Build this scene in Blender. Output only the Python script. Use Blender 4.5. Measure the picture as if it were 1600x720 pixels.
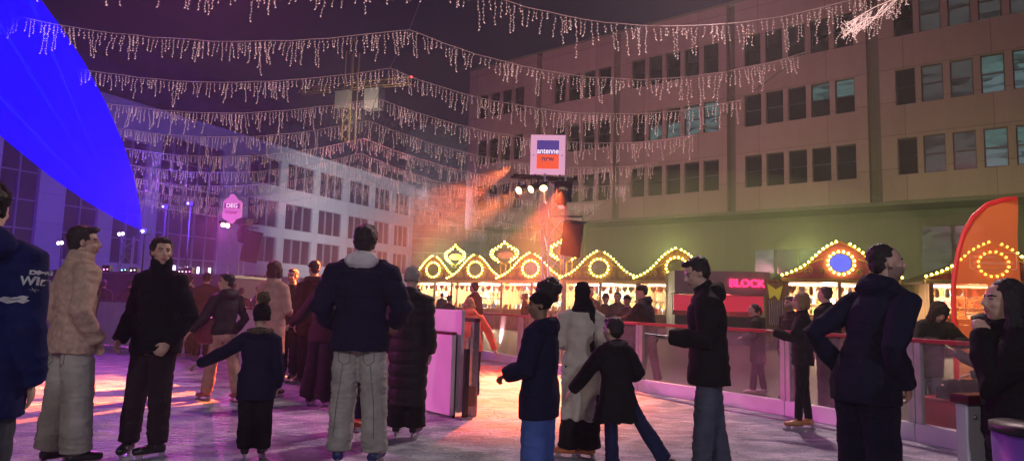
import bpy, bmesh, math, random
import numpy as np
from mathutils import Vector, Matrix, Euler
R = math.radians
random.seed(7)
for c in list(bpy.data.objects): bpy.data.objects.remove(c)
sc = bpy.context.scene
COL = sc.collection

# ------------------------------------------------------------------ camera
CAMH, FPX, PITCH, ROLL = 1.35, 1060.0, R(6.03), R(1.6)
Fv = Vector((0, math.cos(PITCH), math.sin(PITCH)))
U0 = Vector((0, -math.sin(PITCH), math.cos(PITCH)))
R0 = Vector((1, 0, 0))
Rv = R0*math.cos(ROLL) + U0*math.sin(ROLL)
Uv = U0*math.cos(ROLL) - R0*math.sin(ROLL)
CAM = Vector((0, 0, CAMH))
cd = bpy.data.cameras.new('camera'); cam = bpy.data.objects.new('camera', cd); COL.objects.link(cam)
m = Matrix((Rv, Uv, -Fv)).transposed().to_4x4(); m.translation = CAM
cam.matrix_world = m
cd.sensor_width = 36; cd.lens = 36*FPX/1600; cd.clip_end = 2000; cd.clip_start = .05
sc.camera = cam

def ray(px, py):
    return Fv + Rv*((px-800)/FPX) + Uv*((360-py)/FPX)
def at(px, py, Y):
    d = ray(px, py); return CAM + d*(Y/d.y)
def on_ground(px, py, z=0.0):
    d = ray(px, py); return CAM + d*((z-CAMH)/d.z)
def on_wall(px, py, P0, n):
    d = ray(px, py); return CAM + d*((P0-CAM).dot(n)/d.dot(n))

# ------------------------------------------------------------------ materials
_m = {}
def _nodes(name):
    mt = bpy.data.materials.new(name); mt.use_nodes = True
    nt = mt.node_tree; bs = nt.nodes['Principled BSDF']
    return mt, nt, bs
def mat(name, col, rough=.6, metal=0, var=.15, scale=8, bump=0, bscale=60, sheen=0, spec=.5, detail=4, trans=0, alpha=1, coat=0):
    if name in _m: return _m[name]
    mt, nt, bs = _nodes(name); L = nt.links.new
    tc = nt.nodes.new('ShaderNodeTexCoord')
    if var > 0:
        nz = nt.nodes.new('ShaderNodeTexNoise'); nz.inputs['Scale'].default_value = scale; nz.inputs['Detail'].default_value = detail
        L(tc.outputs['Object'], nz.inputs['Vector'])
        mr = nt.nodes.new('ShaderNodeMapRange'); mr.inputs['From Min'].default_value = .3; mr.inputs['From Max'].default_value = .7
        mr.inputs['To Min'].default_value = 1-var; mr.inputs['To Max'].default_value = 1+var
        L(nz.outputs['Fac'], mr.inputs['Value'])
        mx = nt.nodes.new('ShaderNodeVectorMath'); mx.operation = 'SCALE'; mx.inputs[0].default_value = col[:3]
        L(mr.outputs[0], mx.inputs['Scale']); L(mx.outputs[0], bs.inputs['Base Color'])
        mr2 = nt.nodes.new('ShaderNodeMapRange'); mr2.inputs['To Min'].default_value = max(0.02, rough-.1); mr2.inputs['To Max'].default_value = min(1, rough+.1)
        L(nz.outputs['Fac'], mr2.inputs['Value']); L(mr2.outputs[0], bs.inputs['Roughness'])
    else:
        bs.inputs['Base Color'].default_value = (*col[:3], 1); bs.inputs['Roughness'].default_value = rough
    bs.inputs['Metallic'].default_value = metal
    bs.inputs['Specular IOR Level'].default_value = spec
    if sheen: bs.inputs['Sheen Weight'].default_value = sheen; bs.inputs['Sheen Roughness'].default_value = .5
    if trans: bs.inputs['Transmission Weight'].default_value = trans
    if coat: bs.inputs['Coat Weight'].default_value = coat
    bs.inputs['Alpha'].default_value = alpha
    if bump:
        n2 = nt.nodes.new('ShaderNodeTexNoise'); n2.inputs['Scale'].default_value = bscale; n2.inputs['Detail'].default_value = 5
        L(tc.outputs['Object'], n2.inputs['Vector'])
        b = nt.nodes.new('ShaderNodeBump'); b.inputs['Strength'].default_value = bump; b.inputs['Distance'].default_value = .01
        L(n2.outputs['Fac'], b.inputs['Height']); L(b.outputs[0], bs.inputs['Normal'])
    _m[name] = mt; return mt
def emis(name, col, s, base=(.02,.02,.02)):
    if name in _m: return _m[name]
    mt, nt, bs = _nodes(name)
    bs.inputs['Base Color'].default_value = (*base, 1); bs.inputs['Roughness'].default_value = .4
    bs.inputs['Emission Color'].default_value = (*col, 1); bs.inputs['Emission Strength'].default_value = s
    _m[name] = mt; return mt
def cloth(col, kind='plain'):
    key = 'cloth_%s_%02d_%02d_%02d' % (kind, col[0]*99, col[1]*99, col[2]*99)
    if kind == 'nylon': return mat(key, col, .62, var=.2, scale=5, bump=.35, bscale=22, spec=.35)
    if kind == 'fleece': return mat(key, col, .97, var=.22, scale=26, bump=.45, bscale=110, sheen=0, spec=.15)
    if kind == 'denim': return mat(key, col, .92, var=.25, scale=7, bump=.5, bscale=40, spec=.2)
    if kind == 'fur': return mat(key, col, .9, var=.6, scale=60, bump=1.0, bscale=90)
    return mat(key, col, .92, var=.18, scale=9, bump=.5, bscale=45, spec=.2)

# ------------------------------------------------------------------ mesh builder
class MB:
    def __init__(s): s.v = []; s.f = []; s.mi = []; s.cur = 0
    def add(s, vs, fs):
        o = len(s.v); s.v += [tuple(v) for v in vs]
        for f in fs: s.f.append(tuple(i+o for i in f)); s.mi.append(s.cur)
    def box(s, x0, x1, y0, y1, z0, z1, M=None):
        vs = [Vector(p) for p in ((x0,y0,z0),(x1,y0,z0),(x1,y1,z0),(x0,y1,z0),(x0,y0,z1),(x1,y0,z1),(x1,y1,z1),(x0,y1,z1))]
        if M is not None: vs = [M @ v for v in vs]
        s.add(vs, [(0,3,2,1),(4,5,6,7),(0,1,5,4),(1,2,6,5),(2,3,7,6),(3,0,4,7)])
    def bar(s, a, b, r, n=6):
        s.tube([a, b], [r, r], n=n)
    def tube(s, path, rad, hint=(1,0,0), n=14, dome=True):
        path = [Vector(p) for p in path]; rad = [(r, r) if not isinstance(r, (tuple, list)) else r for r in rad]
        hint = Vector(hint); K = len(path); vs = []; fs = []
        for i, p in enumerate(path):
            t = (path[min(i+1, K-1)] - path[max(i-1, 0)])
            t = t.normalized() if t.length > 1e-9 else Vector((0,0,1))
            sd = hint - t*hint.dot(t)
            if sd.length < 1e-3: sd = Vector((0,1,0)) - t*t.y
            sd.normalize(); fw = t.cross(sd)
            for j in range(n):
                a = 2*math.pi*j/n
                vs.append(p + sd*(rad[i][0]*math.cos(a)) + fw*(rad[i][1]*math.sin(a)))
        for i in range(K-1):
            for j in range(n):
                fs.append((i*n+j, i*n+(j+1) % n, (i+1)*n+(j+1) % n, (i+1)*n+j))
        t0 = (path[1]-path[0]).normalized(); t1 = (path[-1]-path[-2]).normalized()
        d0 = .35*min(rad[0]) if dome else 0; d1 = .35*min(rad[-1]) if dome else 0
        vs.append(path[0]-t0*d0); vs.append(path[-1]+t1*d1); c0 = K*n; c1 = c0+1
        for j in range(n):
            fs.append((c0, (j+1) % n, j)); fs.append((c1, (K-1)*n+j, (K-1)*n+(j+1) % n))
        s.add(vs, fs)
    def ell(s, c, r, M=None, nu=16, nv=10):
        c = Vector(c); vs = []; fs = []
        if not isinstance(r, (tuple, list)): r = (r, r, r)
        for i in range(1, nv):
            th = math.pi*i/nv
            for j in range(nu):
                a = 2*math.pi*j/nu
                v = Vector((r[0]*math.sin(th)*math.cos(a), r[1]*math.sin(th)*math.sin(a), r[2]*math.cos(th)))
                vs.append(c + (M @ v if M is not None else v))
        top = Vector((0,0,r[2])); bot = Vector((0,0,-r[2]))
        if M is not None: top = M @ top; bot = M @ bot
        vs += [c+top, c+bot]; T = (nv-1)*nu; B = T+1
        for i in range(nv-2):
            for j in range(nu):
                fs.append((i*nu+j, (i+1)*nu+j, (i+1)*nu+(j+1) % nu, i*nu+(j+1) % nu))
        for j in range(nu):
            fs.append((T, j, (j+1) % nu)); fs.append((B, (nv-2)*nu+(j+1) % nu, (nv-2)*nu+j))
        s.add(vs, fs)
    def prism(s, pts, y0, y1, M=None):
        # polygon in XZ, extruded in Y
        n = len(pts); vs = [Vector((p[0], y0, p[1])) for p in pts] + [Vector((p[0], y1, p[1])) for p in pts]
        if M is not None: vs = [M @ v for v in vs]
        s.add(vs, [tuple(range(n)), tuple(range(2*n-1, n-1, -1))] + [(i, i+n, (i+1) % n+n, (i+1) % n) for i in range(n)])
    def mesh(s, name='mesh'):
        me = bpy.data.meshes.new(name); me.from_pydata(s.v, [], s.f); me.update(); return me
    def build(s, name, mt=None, parent=None, smooth=False, mats=None, fix=False, bev=0):
        me = s.mesh(name)
        if fix or bev:
            bm = bmesh.new(); bm.from_mesh(me); bmesh.ops.recalc_face_normals(bm, faces=bm.faces); bm.to_mesh(me); bm.free()
        if mats:
            for k in mats: me.materials.append(k)
            if not (fix or bev) or len(me.polygons) == len(s.mi): me.polygons.foreach_set('material_index', s.mi)
        elif mt: me.materials.append(mt)
        if smooth: me.polygons.foreach_set('use_smooth', [True]*len(me.polygons))
        o = bpy.data.objects.new(name, me); COL.objects.link(o)
        if parent: o.parent = parent
        if bev:
            md = o.modifiers.new('bevel', 'BEVEL'); md.width = bev; md.segments = 2; md.limit_method = 'ANGLE'
        return o
def tag(o, label=None, cat=None, group=None, kind=None):
    if label: o['label'] = label
    if cat: o['category'] = cat
    if group: o['group'] = group
    if kind: o['kind'] = kind
    return o
def empty(name, loc=(0,0,0), rz=0, label=None, cat=None, group=None, kind=None):
    o = bpy.data.objects.new(name, None); o.location = loc; o.rotation_euler = (0,0,rz); o.empty_display_size = .1
    COL.objects.link(o); return tag(o, label, cat, group, kind)
def copy_tree(o, parent=None):
    c = o.copy(); COL.objects.link(c); c.parent = parent
    for ch in [k for k in o.children]: copy_tree(ch, c)
    return c
def text_mesh(txt, size, depth, mt, name, parent, M, bold=0.0, shear=0, sx=1):
    cu = bpy.data.curves.new('lettering', 'FONT'); cu.body = txt; cu.size = size; cu.extrude = depth; cu.align_x = 'CENTER'; cu.align_y = 'CENTER'
    cu.offset = bold; cu.shear = shear
    t = bpy.data.objects.new('t', cu); COL.objects.link(t)
    dg = bpy.context.evaluated_depsgraph_get(); me = bpy.data.meshes.new_from_object(t.evaluated_get(dg))
    bpy.data.objects.remove(t)
    me.transform(M @ Matrix.Diagonal((sx,1,1,1))); me.materials.clear(); me.materials.append(mt)
    o = bpy.data.objects.new(name, me); COL.objects.link(o); o.parent = parent; return o

# ------------------------------------------------------------------ numpy noise
def vnoise(P, f, seed=0):
    P = np.asarray(P)*np.asarray(f); I = np.floor(P).astype(np.int64); F = P-I; F = F*F*(3-2*F)
    def h(ix, iy, iz):
        n = (ix*374761393 + iy*668265263 + iz*2147483647 + seed*1442695041) & 0xffffffff
        n = ((n ^ (n >> 13))*1274126177) & 0xffffffff
        n = ((n ^ (n >> 16))*2246822519) & 0xffffffff
        return (n & 0xffff)/65535.0
    r = 0
    for dx in (0,1):
        for dy in (0,1):
            for dz in (0,1):
                w = (F[:,0] if dx else 1-F[:,0])*(F[:,1] if dy else 1-F[:,1])*(F[:,2] if dz else 1-F[:,2])
                r = r + w*h(I[:,0]+dx, I[:,1]+dy, I[:,2]+dz)
    return r*2-1
_dg = None
def remesh(mb, vox, smooth=2):
    me = mb.mesh('tmp'); o = bpy.data.objects.new('tmp', me); COL.objects.link(o)
    r = o.modifiers.new('r', 'REMESH'); r.mode = 'VOXEL'; r.voxel_size = vox; r.adaptivity = 0
    if smooth: s = o.modifiers.new('s', 'SMOOTH'); s.factor = .5; s.iterations = smooth
    dg = bpy.context.evaluated_depsgraph_get(); out = bpy.data.meshes.new_from_object(o.evaluated_get(dg))
    bpy.data.objects.remove(o); bpy.data.meshes.remove(me)
    return out
def coords(me):
    a = np.empty(len(me.vertices)*3); me.vertices.foreach_get('co', a); return a.reshape(-1,3)
def normals(me):
    a = np.empty(len(me.vertices)*3, dtype=np.float32); me.vertex_normals.foreach_get('vector', a); return a.reshape(-1,3).astype(float)
def setco(me, a): me.vertices.foreach_set('co', a.ravel()); me.update()
def skinned(mb, name, mt, parent, vox, smooth=2, disp=None, mats=None):
    me = remesh(mb, vox, smooth); P = coords(me)
    if disp is not None and len(P): setco(me, P + normals(me)*disp(P)[:,None])
    me.name = name
    me.materials.clear()
    for k in (mats or [mt]): me.materials.append(k)
    me.polygons.foreach_set('use_smooth', [True]*len(me.polygons))
    o = bpy.data.objects.new(name, me); COL.objects.link(o); o.parent = parent
    return o
# ================================================================== people
ARMS = {  # elbow, wrist offsets from the shoulder joint (outward, forward, up) in body heights
 'hang':   ((.028,-.012,-.170), (.030,.028,-.315)),
 'pocket': ((.070,-.040,-.160), (.022,.045,-.275)),
 'belly':  ((.035,.010,-.165), (-.045,.135,-.180)),
 'phone':  ((.020,.035,-.168), (-.020,.180,-.150)),
 'face':   ((.030,.115,-.120), (-.075,.135,.010)),
 'out':    ((.110,.020,-.125), (.235,.060,-.205)),
 'outlow': ((.075,.030,-.150), (.150,.080,-.265)),
 'rail':   ((.045,.105,-.130), (-.050,.235,-.165)),
 'hip':    ((.105,-.060,-.145), (.045,.020,-.260)),
 'back':   ((.060,-.080,-.150), (.080,-.120,-.270)),
 'lap':    ((.030,.020,-.165), (.000,.150,-.200)),
}
def hand(mb, W, d, up, T, curl=.5, side=1, big=1.0):
    """a palm, four unequal bent fingers and a thumb; d = forearm direction, up = back of the hand"""
    d = d.normalized(); up = (up - d*up.dot(d)).normalized(); x = d.cross(up)*side   # x points to the thumb side
    k = T/1.78*big
    c = W + d*.045*k
    M = Matrix((x, d, up)).transposed()
    mb.ell(c, (.040*k, .052*k, .016*k), M, 12, 8)
    for i, (o, l) in enumerate(((.030,.068),(.010,.078),(-.010,.072),(-.029,.056))):
        p = W + d*.078*k + x*o*k
        a1 = curl*.7; a2 = curl*1.5; a3 = curl*2.3
        q = p + (d*math.cos(a1)-up*math.sin(a1))*l*.42*k
        r_ = q + (d*math.cos(a2)-up*math.sin(a2))*l*.32*k
        s_ = r_ + (d*math.cos(a3)-up*math.sin(a3))*l*.26*k
        mb.tube([p-d*.02*k, q, r_, s_], [.0095*k, .009*k, .008*k, .0065*k], n=8)
    p = W + d*.02*k + x*.025*k
    q = p + (d*.6+x*.75-up*.25)*.035*k; r_ = q + (d*.9+x*.2-up*.4)*.03*k
    mb.tube([p, q, r_], [.012*k, .0105*k, .008*k], n=8)

SKIN = {'light': (.52,.33,.25), 'tan': (.40,.235,.165), 'brown': (.22,.12,.08)}
PEOPLE = []
def person(label, px, py, Y, T, head=0, face=0, nod=0, lean=0, side=0, arms=('hang','hang'), legs=((-.055,0),(.055,0)), bend=(0,0), footyaw=(8,-8),
           top=None, pants=None, shoes=None, hair='short', haircol=(.012,.009,.008), hat=None, skin='light', fat=1.0, kid=False, vox=.012, sink=0,
           group='people on the ice', seat=None, extra=None, blade=True, beard=False, z0=0.0, loc=None, hands=True, curl=(.5,.5), seed=1, shw=1.0, hipdrop=0, stitches=None):
    """T = height in metres. head = heading in degrees (0 away from camera, 90 to the left, -90 to the right, 180 to the camera)."""
    rnd = random.Random(seed*13+int(px))
    X = at(px, py, Y).x if loc is None else loc[0]
    root = empty('person', (X, Y, z0-sink), R(head), label, 'person', group)
    top = dict(dict(col=(.01,.01,.014), kind='plain', hem=.46, thick=.010, flare=1.0, quilt=0, hood=None, collar=.03, sleeve=1.0), **(top or {}))
    pants = dict(dict(col=(.015,.015,.02), kind='denim', w=(.060,.046,.042), len=.045), **(pants or {}))
    shoes = dict(dict(col=(.01,.01,.012), blade=True, high=.05), **(shoes or {}))
    bl = .045 if (shoes['blade']) else .0       # skates stand on blades
    S = T - bl                                   # body height
    hk = 1.18 if kid else 1.0
    V = lambda x, y, z: Vector((x*S, y*S, z*S + bl))
    hz = (.505 if not kid else .475) - hipdrop
    if seat is not None: hz = (seat + .06)/S
    pel = V(0, 0, hz)
    Rl = Matrix.Rotation(R(-lean), 3, 'X') @ Matrix.Rotation(R(side), 3, 'Y')
    Rn = Matrix.Rotation(R(-lean*.55-nod*.3), 3, 'X') @ Matrix.Rotation(R(side*.5), 3, 'Y')
    sp = lambda x, y, z: pel + Rl @ Vector((x*S, y*S, z*S))
    shz = .298 if not kid else .285
    nb = sp(0, -.004, shz+.022)
    sw = (.098 if not kid else .092)*shw
    hs = (.1325*S if not kid else .160*S)*.5      # half head height (chin to crown)
    k = hs/.118
    Rh = Matrix.Rotation(R(face), 3, 'Z') @ Matrix.Rotation(R(-nod-lean*.35), 3, 'X') @ Matrix.Rotation(R(side*.4), 3, 'Y')
    hc = nb + Rn @ Vector((0, .012*S, .040*S)) + Rh @ Vector((0, .012*k, .105*k))
    H = lambda x, y, z: hc + Rh @ Vector((x*k, y*k, z*k))
    # joints
    SH = {}; EL = {}; WR = {}; HP = {}; KN = {}; AN = {}
    for i, s in enumerate((-1, 1)):
        SH[s] = sp(s*sw, 0, shz-.012)
        a = ARMS[arms[i]] if isinstance(arms[i], str) else arms[i]
        EL[s] = SH[s] + Vector((s*a[0][0]*S, a[0][1]*S, a[0][2]*S))
        WR[s] = SH[s] + Vector((s*a[1][0]*S, a[1][1]*S, a[1][2]*S))
        HP[s] = pel + Vector((s*.050*S, 0, -.005*S))
        lx, ly = legs[i][0], legs[i][1]; lz = legs[i][2] if len(legs[i]) > 2 else 0
        AN[s] = V(lx, ly, .042+lz)
        if seat is not None:
            KN[s] = Vector((AN[s].x, AN[s].y-.02*S, pel.z-.01*S))
        else:
            mid = (HP[s]+AN[s])/2; KN[s] = mid + Vector((0, bend[i]*S+.006*S, .01*S))
    # ---------- skin body (one continuous surface)
    b = MB(); f = fat
    b.tube([sp(0,0,-.06), sp(0,0,0), sp(0,0,.09), sp(0,0,.2), sp(0,0,shz-.01), sp(0,0,shz+.02)],
           [(.06*S*f,.05*S*f),(.080*S*f,.056*S*f),(.070*S*f,.050*S*f),(.086*S*f,.058*S*f),(.080*S,.045*S),(.035*S,.035*S)])
    b.tube([nb-Vector((0,0,.02*S)), nb+(hc-nb)*.6, H(0,-.02,-.03)], [.036*S, .031*S*(1 if not kid else .95), .031*S], n=14)
    for i, s in enumerate((-1, 1)):
        b.tube([sp(s*.03,0,shz-.005), SH[s], (SH[s]+EL[s])/2, EL[s], WR[s]], [.030*S,.030*S,.026*S,.021*S,.0145*S], n=12)
        b.tube([HP[s]+Vector((0,0,.02*S)), (HP[s]+KN[s])/2, KN[s], KN[s]*.6+AN[s]*.4, AN[s]], [min(.052*f,pants['w'][0]*.86)*S,min(.045*f,pants['w'][0]*.8)*S,min(.032,pants['w'][1]*.78)*S,min(.030,pants['w'][1]*.74)*S,min(.019,pants['w'][2]*.7)*S], n=12)
        yaw = R(footyaw[i]); fd = Vector((math.sin(-yaw)*-1 if s else 0, math.cos(yaw), 0)); fd = Vector((-math.sin(yaw), math.cos(yaw), 0))
        b.tube([AN[s]-fd*.025*S-Vector((0,0,.02*S)), AN[s]+fd*.04*S-Vector((0,0,.02*S)), AN[s]+fd*.095*S-Vector((0,0,.03*S))], [.02*S,.023*S,.014*S], n=10)
        if hands:
            d = (WR[s]-EL[s]); up = Vector((s*.9, .1, .35)) if d.z < -.12*S else Vector((0,0,1))
            hand(b, WR[s], d, up, S, curl[i], -s if d.z < -.12*S else -s, 1.0 if not kid else 1.05)
    # head
    b.ell(H(0,-.012,.030), (.074*k,.094*k,.088*k), Rh, 24, 16)
    b.ell(H(0,.022,-.030), (.056*k,.070*k,.080*k), Rh, 20, 14)
    b.ell(H(0,.050,-.085), (.026*k,.028*k,.024*k), Rh, 12, 8)           # chin
    b.ell(H(0,.020,-.072), (.046*k,.050*k,.030*k), Rh, 14, 8)           # jaw
    b.ell(H(0,.075,.030), (.050*k,.014*k,.010*k), Rh, 14, 8)            # brow
    for s in (-1, 1):
        b.ell(H(s*.036,.062,-.022), (.020*k,.020*k,.018*k), Rh, 12, 8)  # cheek
        b.ell(H(s*.072,-.004,-.002), (.010*k,.018*k,.032*k), Rh, 10, 8) # ear
        b.ell(H(s*.029,.074,.012), (.013*k,.011*k,.009*k), Rh, 10, 6)   # eye
    b.tube([H(0,.084,.020), H(0,.100,-.004), H(0,.108,-.022)], [.008*k,.010*k,.013*k], n=10)
    b.ell(H(0,.094,-.027), (.018*k,.011*k,.009*k), Rh, 10, 6)
    b.ell(H(0,.085,-.050), (.023*k,.013*k,.008*k), Rh, 10, 6)
    b.ell(H(0,.083,-.062), (.019*k,.012*k,.007*k), Rh, 10, 6)
    sk = SKIN[skin]
    ms = [mat('skin_'+skin, sk, .5, var=.12, scale=25, bump=.15, bscale=180, spec=.4),
          mat('lips_'+skin, (sk[0]*.75, sk[1]*.45, sk[2]*.5), .4, var=0),
          mat('eye_dark', (.015,.010,.008), .15, var=0), mat('eye_white', (.6,.58,.55), .3, var=0),
          mat('brow_hair', (.02,.014,.01), .9, var=0), mat('stubble', tuple(.45*c+.01 for c in sk), .8, var=.3, scale=120)]
    body = skinned(b, 'body', None, root, (.0065 if vox < .009 else min(vox,.012)), 1, mats=ms)
    me = body.data
    n = len(me.polygons); fc = np.empty(n*3); me.polygons.foreach_get('center', fc); fc = fc.reshape(-1,3)
    L = (fc-np.array(hc)) @ np.array(Rh)/k; x, y, z = L[:,0], L[:,1], L[:,2]; ax = abs(x); mi = np.zeros(n, int)
    near = (ax < .09) & (abs(y) < .13) & (abs(z) < .13)
    if beard:
        mi[near & (y > -.02) & (z < -.028+.25*(ax-.05)) & (z > -.12) & ~((z > -.045) & (ax < .02) & (y > .095))] = 5
        mi[near & (y > .02) & (z < -.018) & (z > -.045) & (ax > .052)] = 5
    mi[near & (y > .08) & (ax < .022) & (z > -.066) & (z < -.044)] = 1
    mi[near & (y > .066) & (abs(ax-.029) < .0100) & (abs(z-.0115) < .0042)] = 2
    mi[near & (y > .062) & (ax > .012) & (ax < .048) & (abs(z-.030+.1*abs(ax-.03)) < .0045)] = 4
    me.polygons.foreach_set('material_index', mi.tolist())
    # ---------- trousers
    sd = rnd.randrange(999)
    w = pants['w']
    p = MB(); th = .006*S
    p.tube([sp(0,0,.055), pel, pel-Vector((0,0,.045*S))], [(.080*S*f+th,.060*S*f+th),(.088*S*f+th,.066*S*f+th),(.078*S*f+th,.062*S*f+th)], n=18)
    for i, s in enumerate((-1, 1)):
        a = AN[s] + Vector((0,0,(pants['len']-.042)*S)); kn = KN[s]
        if seat is not None:
            p.tube([HP[s], (HP[s]+kn)/2, kn], [w[0]*S,w[0]*.92*S,w[1]*S*1.05], n=14)
            p.tube([kn, kn*.5+a*.5, a], [w[1]*S*1.0,w[1]*.95*S,w[2]*S], n=14)
        else:
            p.tube([HP[s]+Vector((0,0,.015*S)), (HP[s]*.5+kn*.5), kn, kn*.5+a*.5, a], [w[0]*S,(w[0]*.45+w[1]*.55)*S,w[1]*S,(w[1]+w[2])*.5*S,w[2]*S], n=16)
    az = AN[-1].z
    def dp(P):
        r = np.abs(vnoise(P, (9/1,9,26), sd)); q = vnoise(P, (4,4,9), sd+3)
        knee = np.exp(-((P[:,2]-KN[1].z)/(.10*S))**2); cuff = np.exp(-((P[:,2]-az-.05*S)/(.07*S))**2); cr = np.exp(-((P[:,2]-pel.z+.05*S)/(.06*S))**2)
        return q*.007 + (.35-r)*(.004+.012*cuff+.007*knee+.005*cr)*(S/1.7)
    skinned(p, 'trousers', cloth(pants['col'], pants['kind']), root, vox, 2, dp)
    # ---------- shoes / skates
    for i, s in enumerate((-1, 1)):
        q = MB(); yaw = R(footyaw[i]); fd = Vector((-math.sin(yaw), math.cos(yaw), 0)); A = AN[s]; kk = S/1.75*(1.08 if kid else 1)
        zb = A.z-.042*S
        lift = 0
        g = Vector((A.x, A.y, zb))
        q.tube([A+Vector((0,0,shoes['high']*S)), A+Vector((0,0,.01)), g+Vector((0,0,.035))], [.047*kk,.046*kk,.045*kk], n=14)
        q.tube([g-fd*.055*kk+Vector((0,0,.038)), g+fd*.03*kk+Vector((0,0,.045*kk)), g+fd*.11*kk+Vector((0,0,.036*kk)), g+fd*.175*kk+Vector((0,0,.030*kk))],
               [(.040*kk,.036*kk),(.042*kk,.044*kk),(.046*kk,.034*kk),(.032*kk,.026*kk)], hint=(math.cos(yaw), math.sin(yaw), 0), n=14)
        sh = skinned(q, 'skate_boot' if shoes['blade'] else 'shoe', mat('boot_%d_%d_%d' % tuple(int(c*99) for c in shoes['col']), shoes['col'], .35, var=.25, scale=14, bump=.3, bscale=50), root, min(vox, .01), 1)
        if shoes['blade'] and Y < 12:
            q = MB(); M = Matrix.Translation(g) @ Matrix.Rotation(yaw, 4, 'Z')
            q.box(-.0025,.0025,-.085*kk,.20*kk,-bl,-bl+.022,M); q.box(-.010,.010,-.06*kk,-.02*kk,-bl+.02,.02,M); q.box(-.010,.010,.10*kk,.15*kk,-bl+.02,.02,M)
            q.build('blade', mat('steel', (.5,.5,.52), .25, 1, var=.1), sh)
    # ---------- jacket / coat
    t = top['thick']*S*.62; hem = top['hem']; fl = top['flare']; j = MB()
    hemz = hem*S+bl
    def tr(x, y): return (x*S*f+t, y*S*f+t)
    path = []; rad = []
    if hemz < pel.z-.02*S:
        nseg = 5
        for q_ in range(nseg):
            u = q_/(nseg-1); z = hemz*(1-u)+(pel.z-.02*S)*u; e = (1-u)
            off = (AN[-1]+AN[1])/2*e*.0 
            path.append(Vector((pel.x, pel.y, z))); r0 = tr(.088, .070); rad.append((r0[0]*(1+(fl-1)*e), r0[1]*(1+(fl-1)*e*1.2)))
    else:
        u = (hemz-pel.z)/S; path.append(sp(0,0,max(u, .0))); rad.append(tr(.084*fl, .062*fl))
    nlow = len(path)
    path += [sp(0,0,max(.05, (hemz-pel.z)/S+.03)), sp(0,0,.11), sp(0,0,.19), sp(0,-.004,.25), sp(0,-.006,shz+.006), sp(0,-.004,shz+.030)]
    wst = top.get('waist', 1.0)
    rad += [tr(.086,.064), tr(.083*wst,.062*wst), tr(.092,.066), tr(.090,.062), (.066*S+t*.8,.042*S+t*.8), (.040*S+t*.7,.040*S+t*.7)]
    hx = (.050+w[0]+.012)*S; hy = (w[0]+.016)*S
    sx_ = max(abs(AN[-1].x), abs(AN[1].x)); sy_ = max(abs(AN[-1].y), abs(AN[1].y))
    for i_ in range(nlow):
        e = min(1, max(0, (pel.z-path[i_].z)/(pel.z-.05*S)))
        if seat is None: rad[i_] = (max(rad[i_][0], hx*(1-e)+(sx_+(w[1]+.012)*S)*e*.9), max(rad[i_][1], hy*(1-e)+(w[1]*S+sy_*.8+.012*S)*e*.9))
    rad[nlow] = (max(rad[nlow][0], hx*.96), max(rad[nlow][1], hy*.94))
    j.tube(path, rad, n=22, dome=False)
    for i, s in enumerate((-1, 1)):
        sl = EL[s] + (WR[s]-EL[s])*top['sleeve']*.98
        a1 = .028*S+t; a2 = .025*S+t*1.0; a3 = .021*S+t*.75
        j.tube([sp(s*.035,-.004,shz+.002), sp(s*.07*shw,-.004,shz-.004), SH[s], (SH[s]*.5+EL[s]*.5), EL[s], (EL[s]*.45+sl*.55), sl],
               [.030*S+t*.8,.033*S+t*.9,.034*S+t, a1*1.03, a2*1.06, a2, a3], n=14)
        if top.get('cuff'): j.tube([sl-(sl-EL[s]).normalized()*.02, sl+(sl-EL[s]).normalized()*.012], [a3*1.2, a3*1.25], n=14)
    if top['collar']:
        c = top['collar']*S
        j.tube([nb-Vector((0,0,.012*S)), nb + (hc-nb).normalized()*c*.6, nb+(hc-nb).normalized()*c], [.052*S,.049*S,.047*S], n=18)
    hd = top['hood']
    hsc = top.get('hoodscale', 1)
    if hd == 'down':
        j.ell(nb+Rl@Vector((0,-.050*S,.006*S)), (.072*S*hsc,.034*S*hsc,.046*S*hsc), Rl @ Matrix.Rotation(R(-25),3,'X'), 18, 12)
        j.tube([nb+Rl@Vector((-.06*S,.02*S,.0)), nb+Rl@Vector((-.058*S,-.03*S,.022*S)), nb+Rl@Vector((0,-.062*S,.032*S)), nb+Rl@Vector((.058*S,-.03*S,.022*S)), nb+Rl@Vector((.06*S,.02*S,0))], [.014*S,.018*S,.020*S,.018*S,.014*S], hint=(0,0,1), n=10)
    if hd == 'up':
        j.ell(H(0,-.030,.030), (.098*k,.102*k,.112*k), Rh, 20, 14)
        j.tube([H(0,-.045,.0), H(0,-.05,-.09), nb], [(.085*k,.07*k),(.085*k,.065*k),.06*S], n=16)
        j.tube([H(-.062,.045,-.085), H(-.086,.030,.0), H(-.070,.030,.085), H(0,.035,.125), H(.070,.030,.085), H(.086,.030,.0), H(.062,.045,-.085)], [.022*k]*7, hint=(0,1,0), n=8)
    sd2 = rnd.randrange(999); qn = top['quilt']; kd = top['kind']
    def dj(P):
        r = np.abs(vnoise(P, (7,7,15), sd2)); q = vnoise(P, (3.2,3.2,4.5), sd2+5); fine = vnoise(P, (24,24,30), sd2+9)
        d = q*.012 + (.35-r)*.015
        if kd == 'fleece': d = d*.8 + fine*.003
        if qn:
            ph = P[:,2]/qn + .03*vnoise(P, (5,5,5), sd2+11)
            d = d*.6 + (np.abs(np.sin(np.pi*ph))**.5-.75)*.016 + np.abs(vnoise(P, (22,22,8), sd2+2))*.004
        if fl > 1.05 and hemz < pel.z-.1*S:
            an = np.arctan2(P[:,1], P[:,0]); e = np.clip((pel.z-P[:,2])/(pel.z-hemz+.01), 0, 1)
            d = d + e*.016*np.sin(an*7+sd2)
        return d*(S/1.75)
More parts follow.
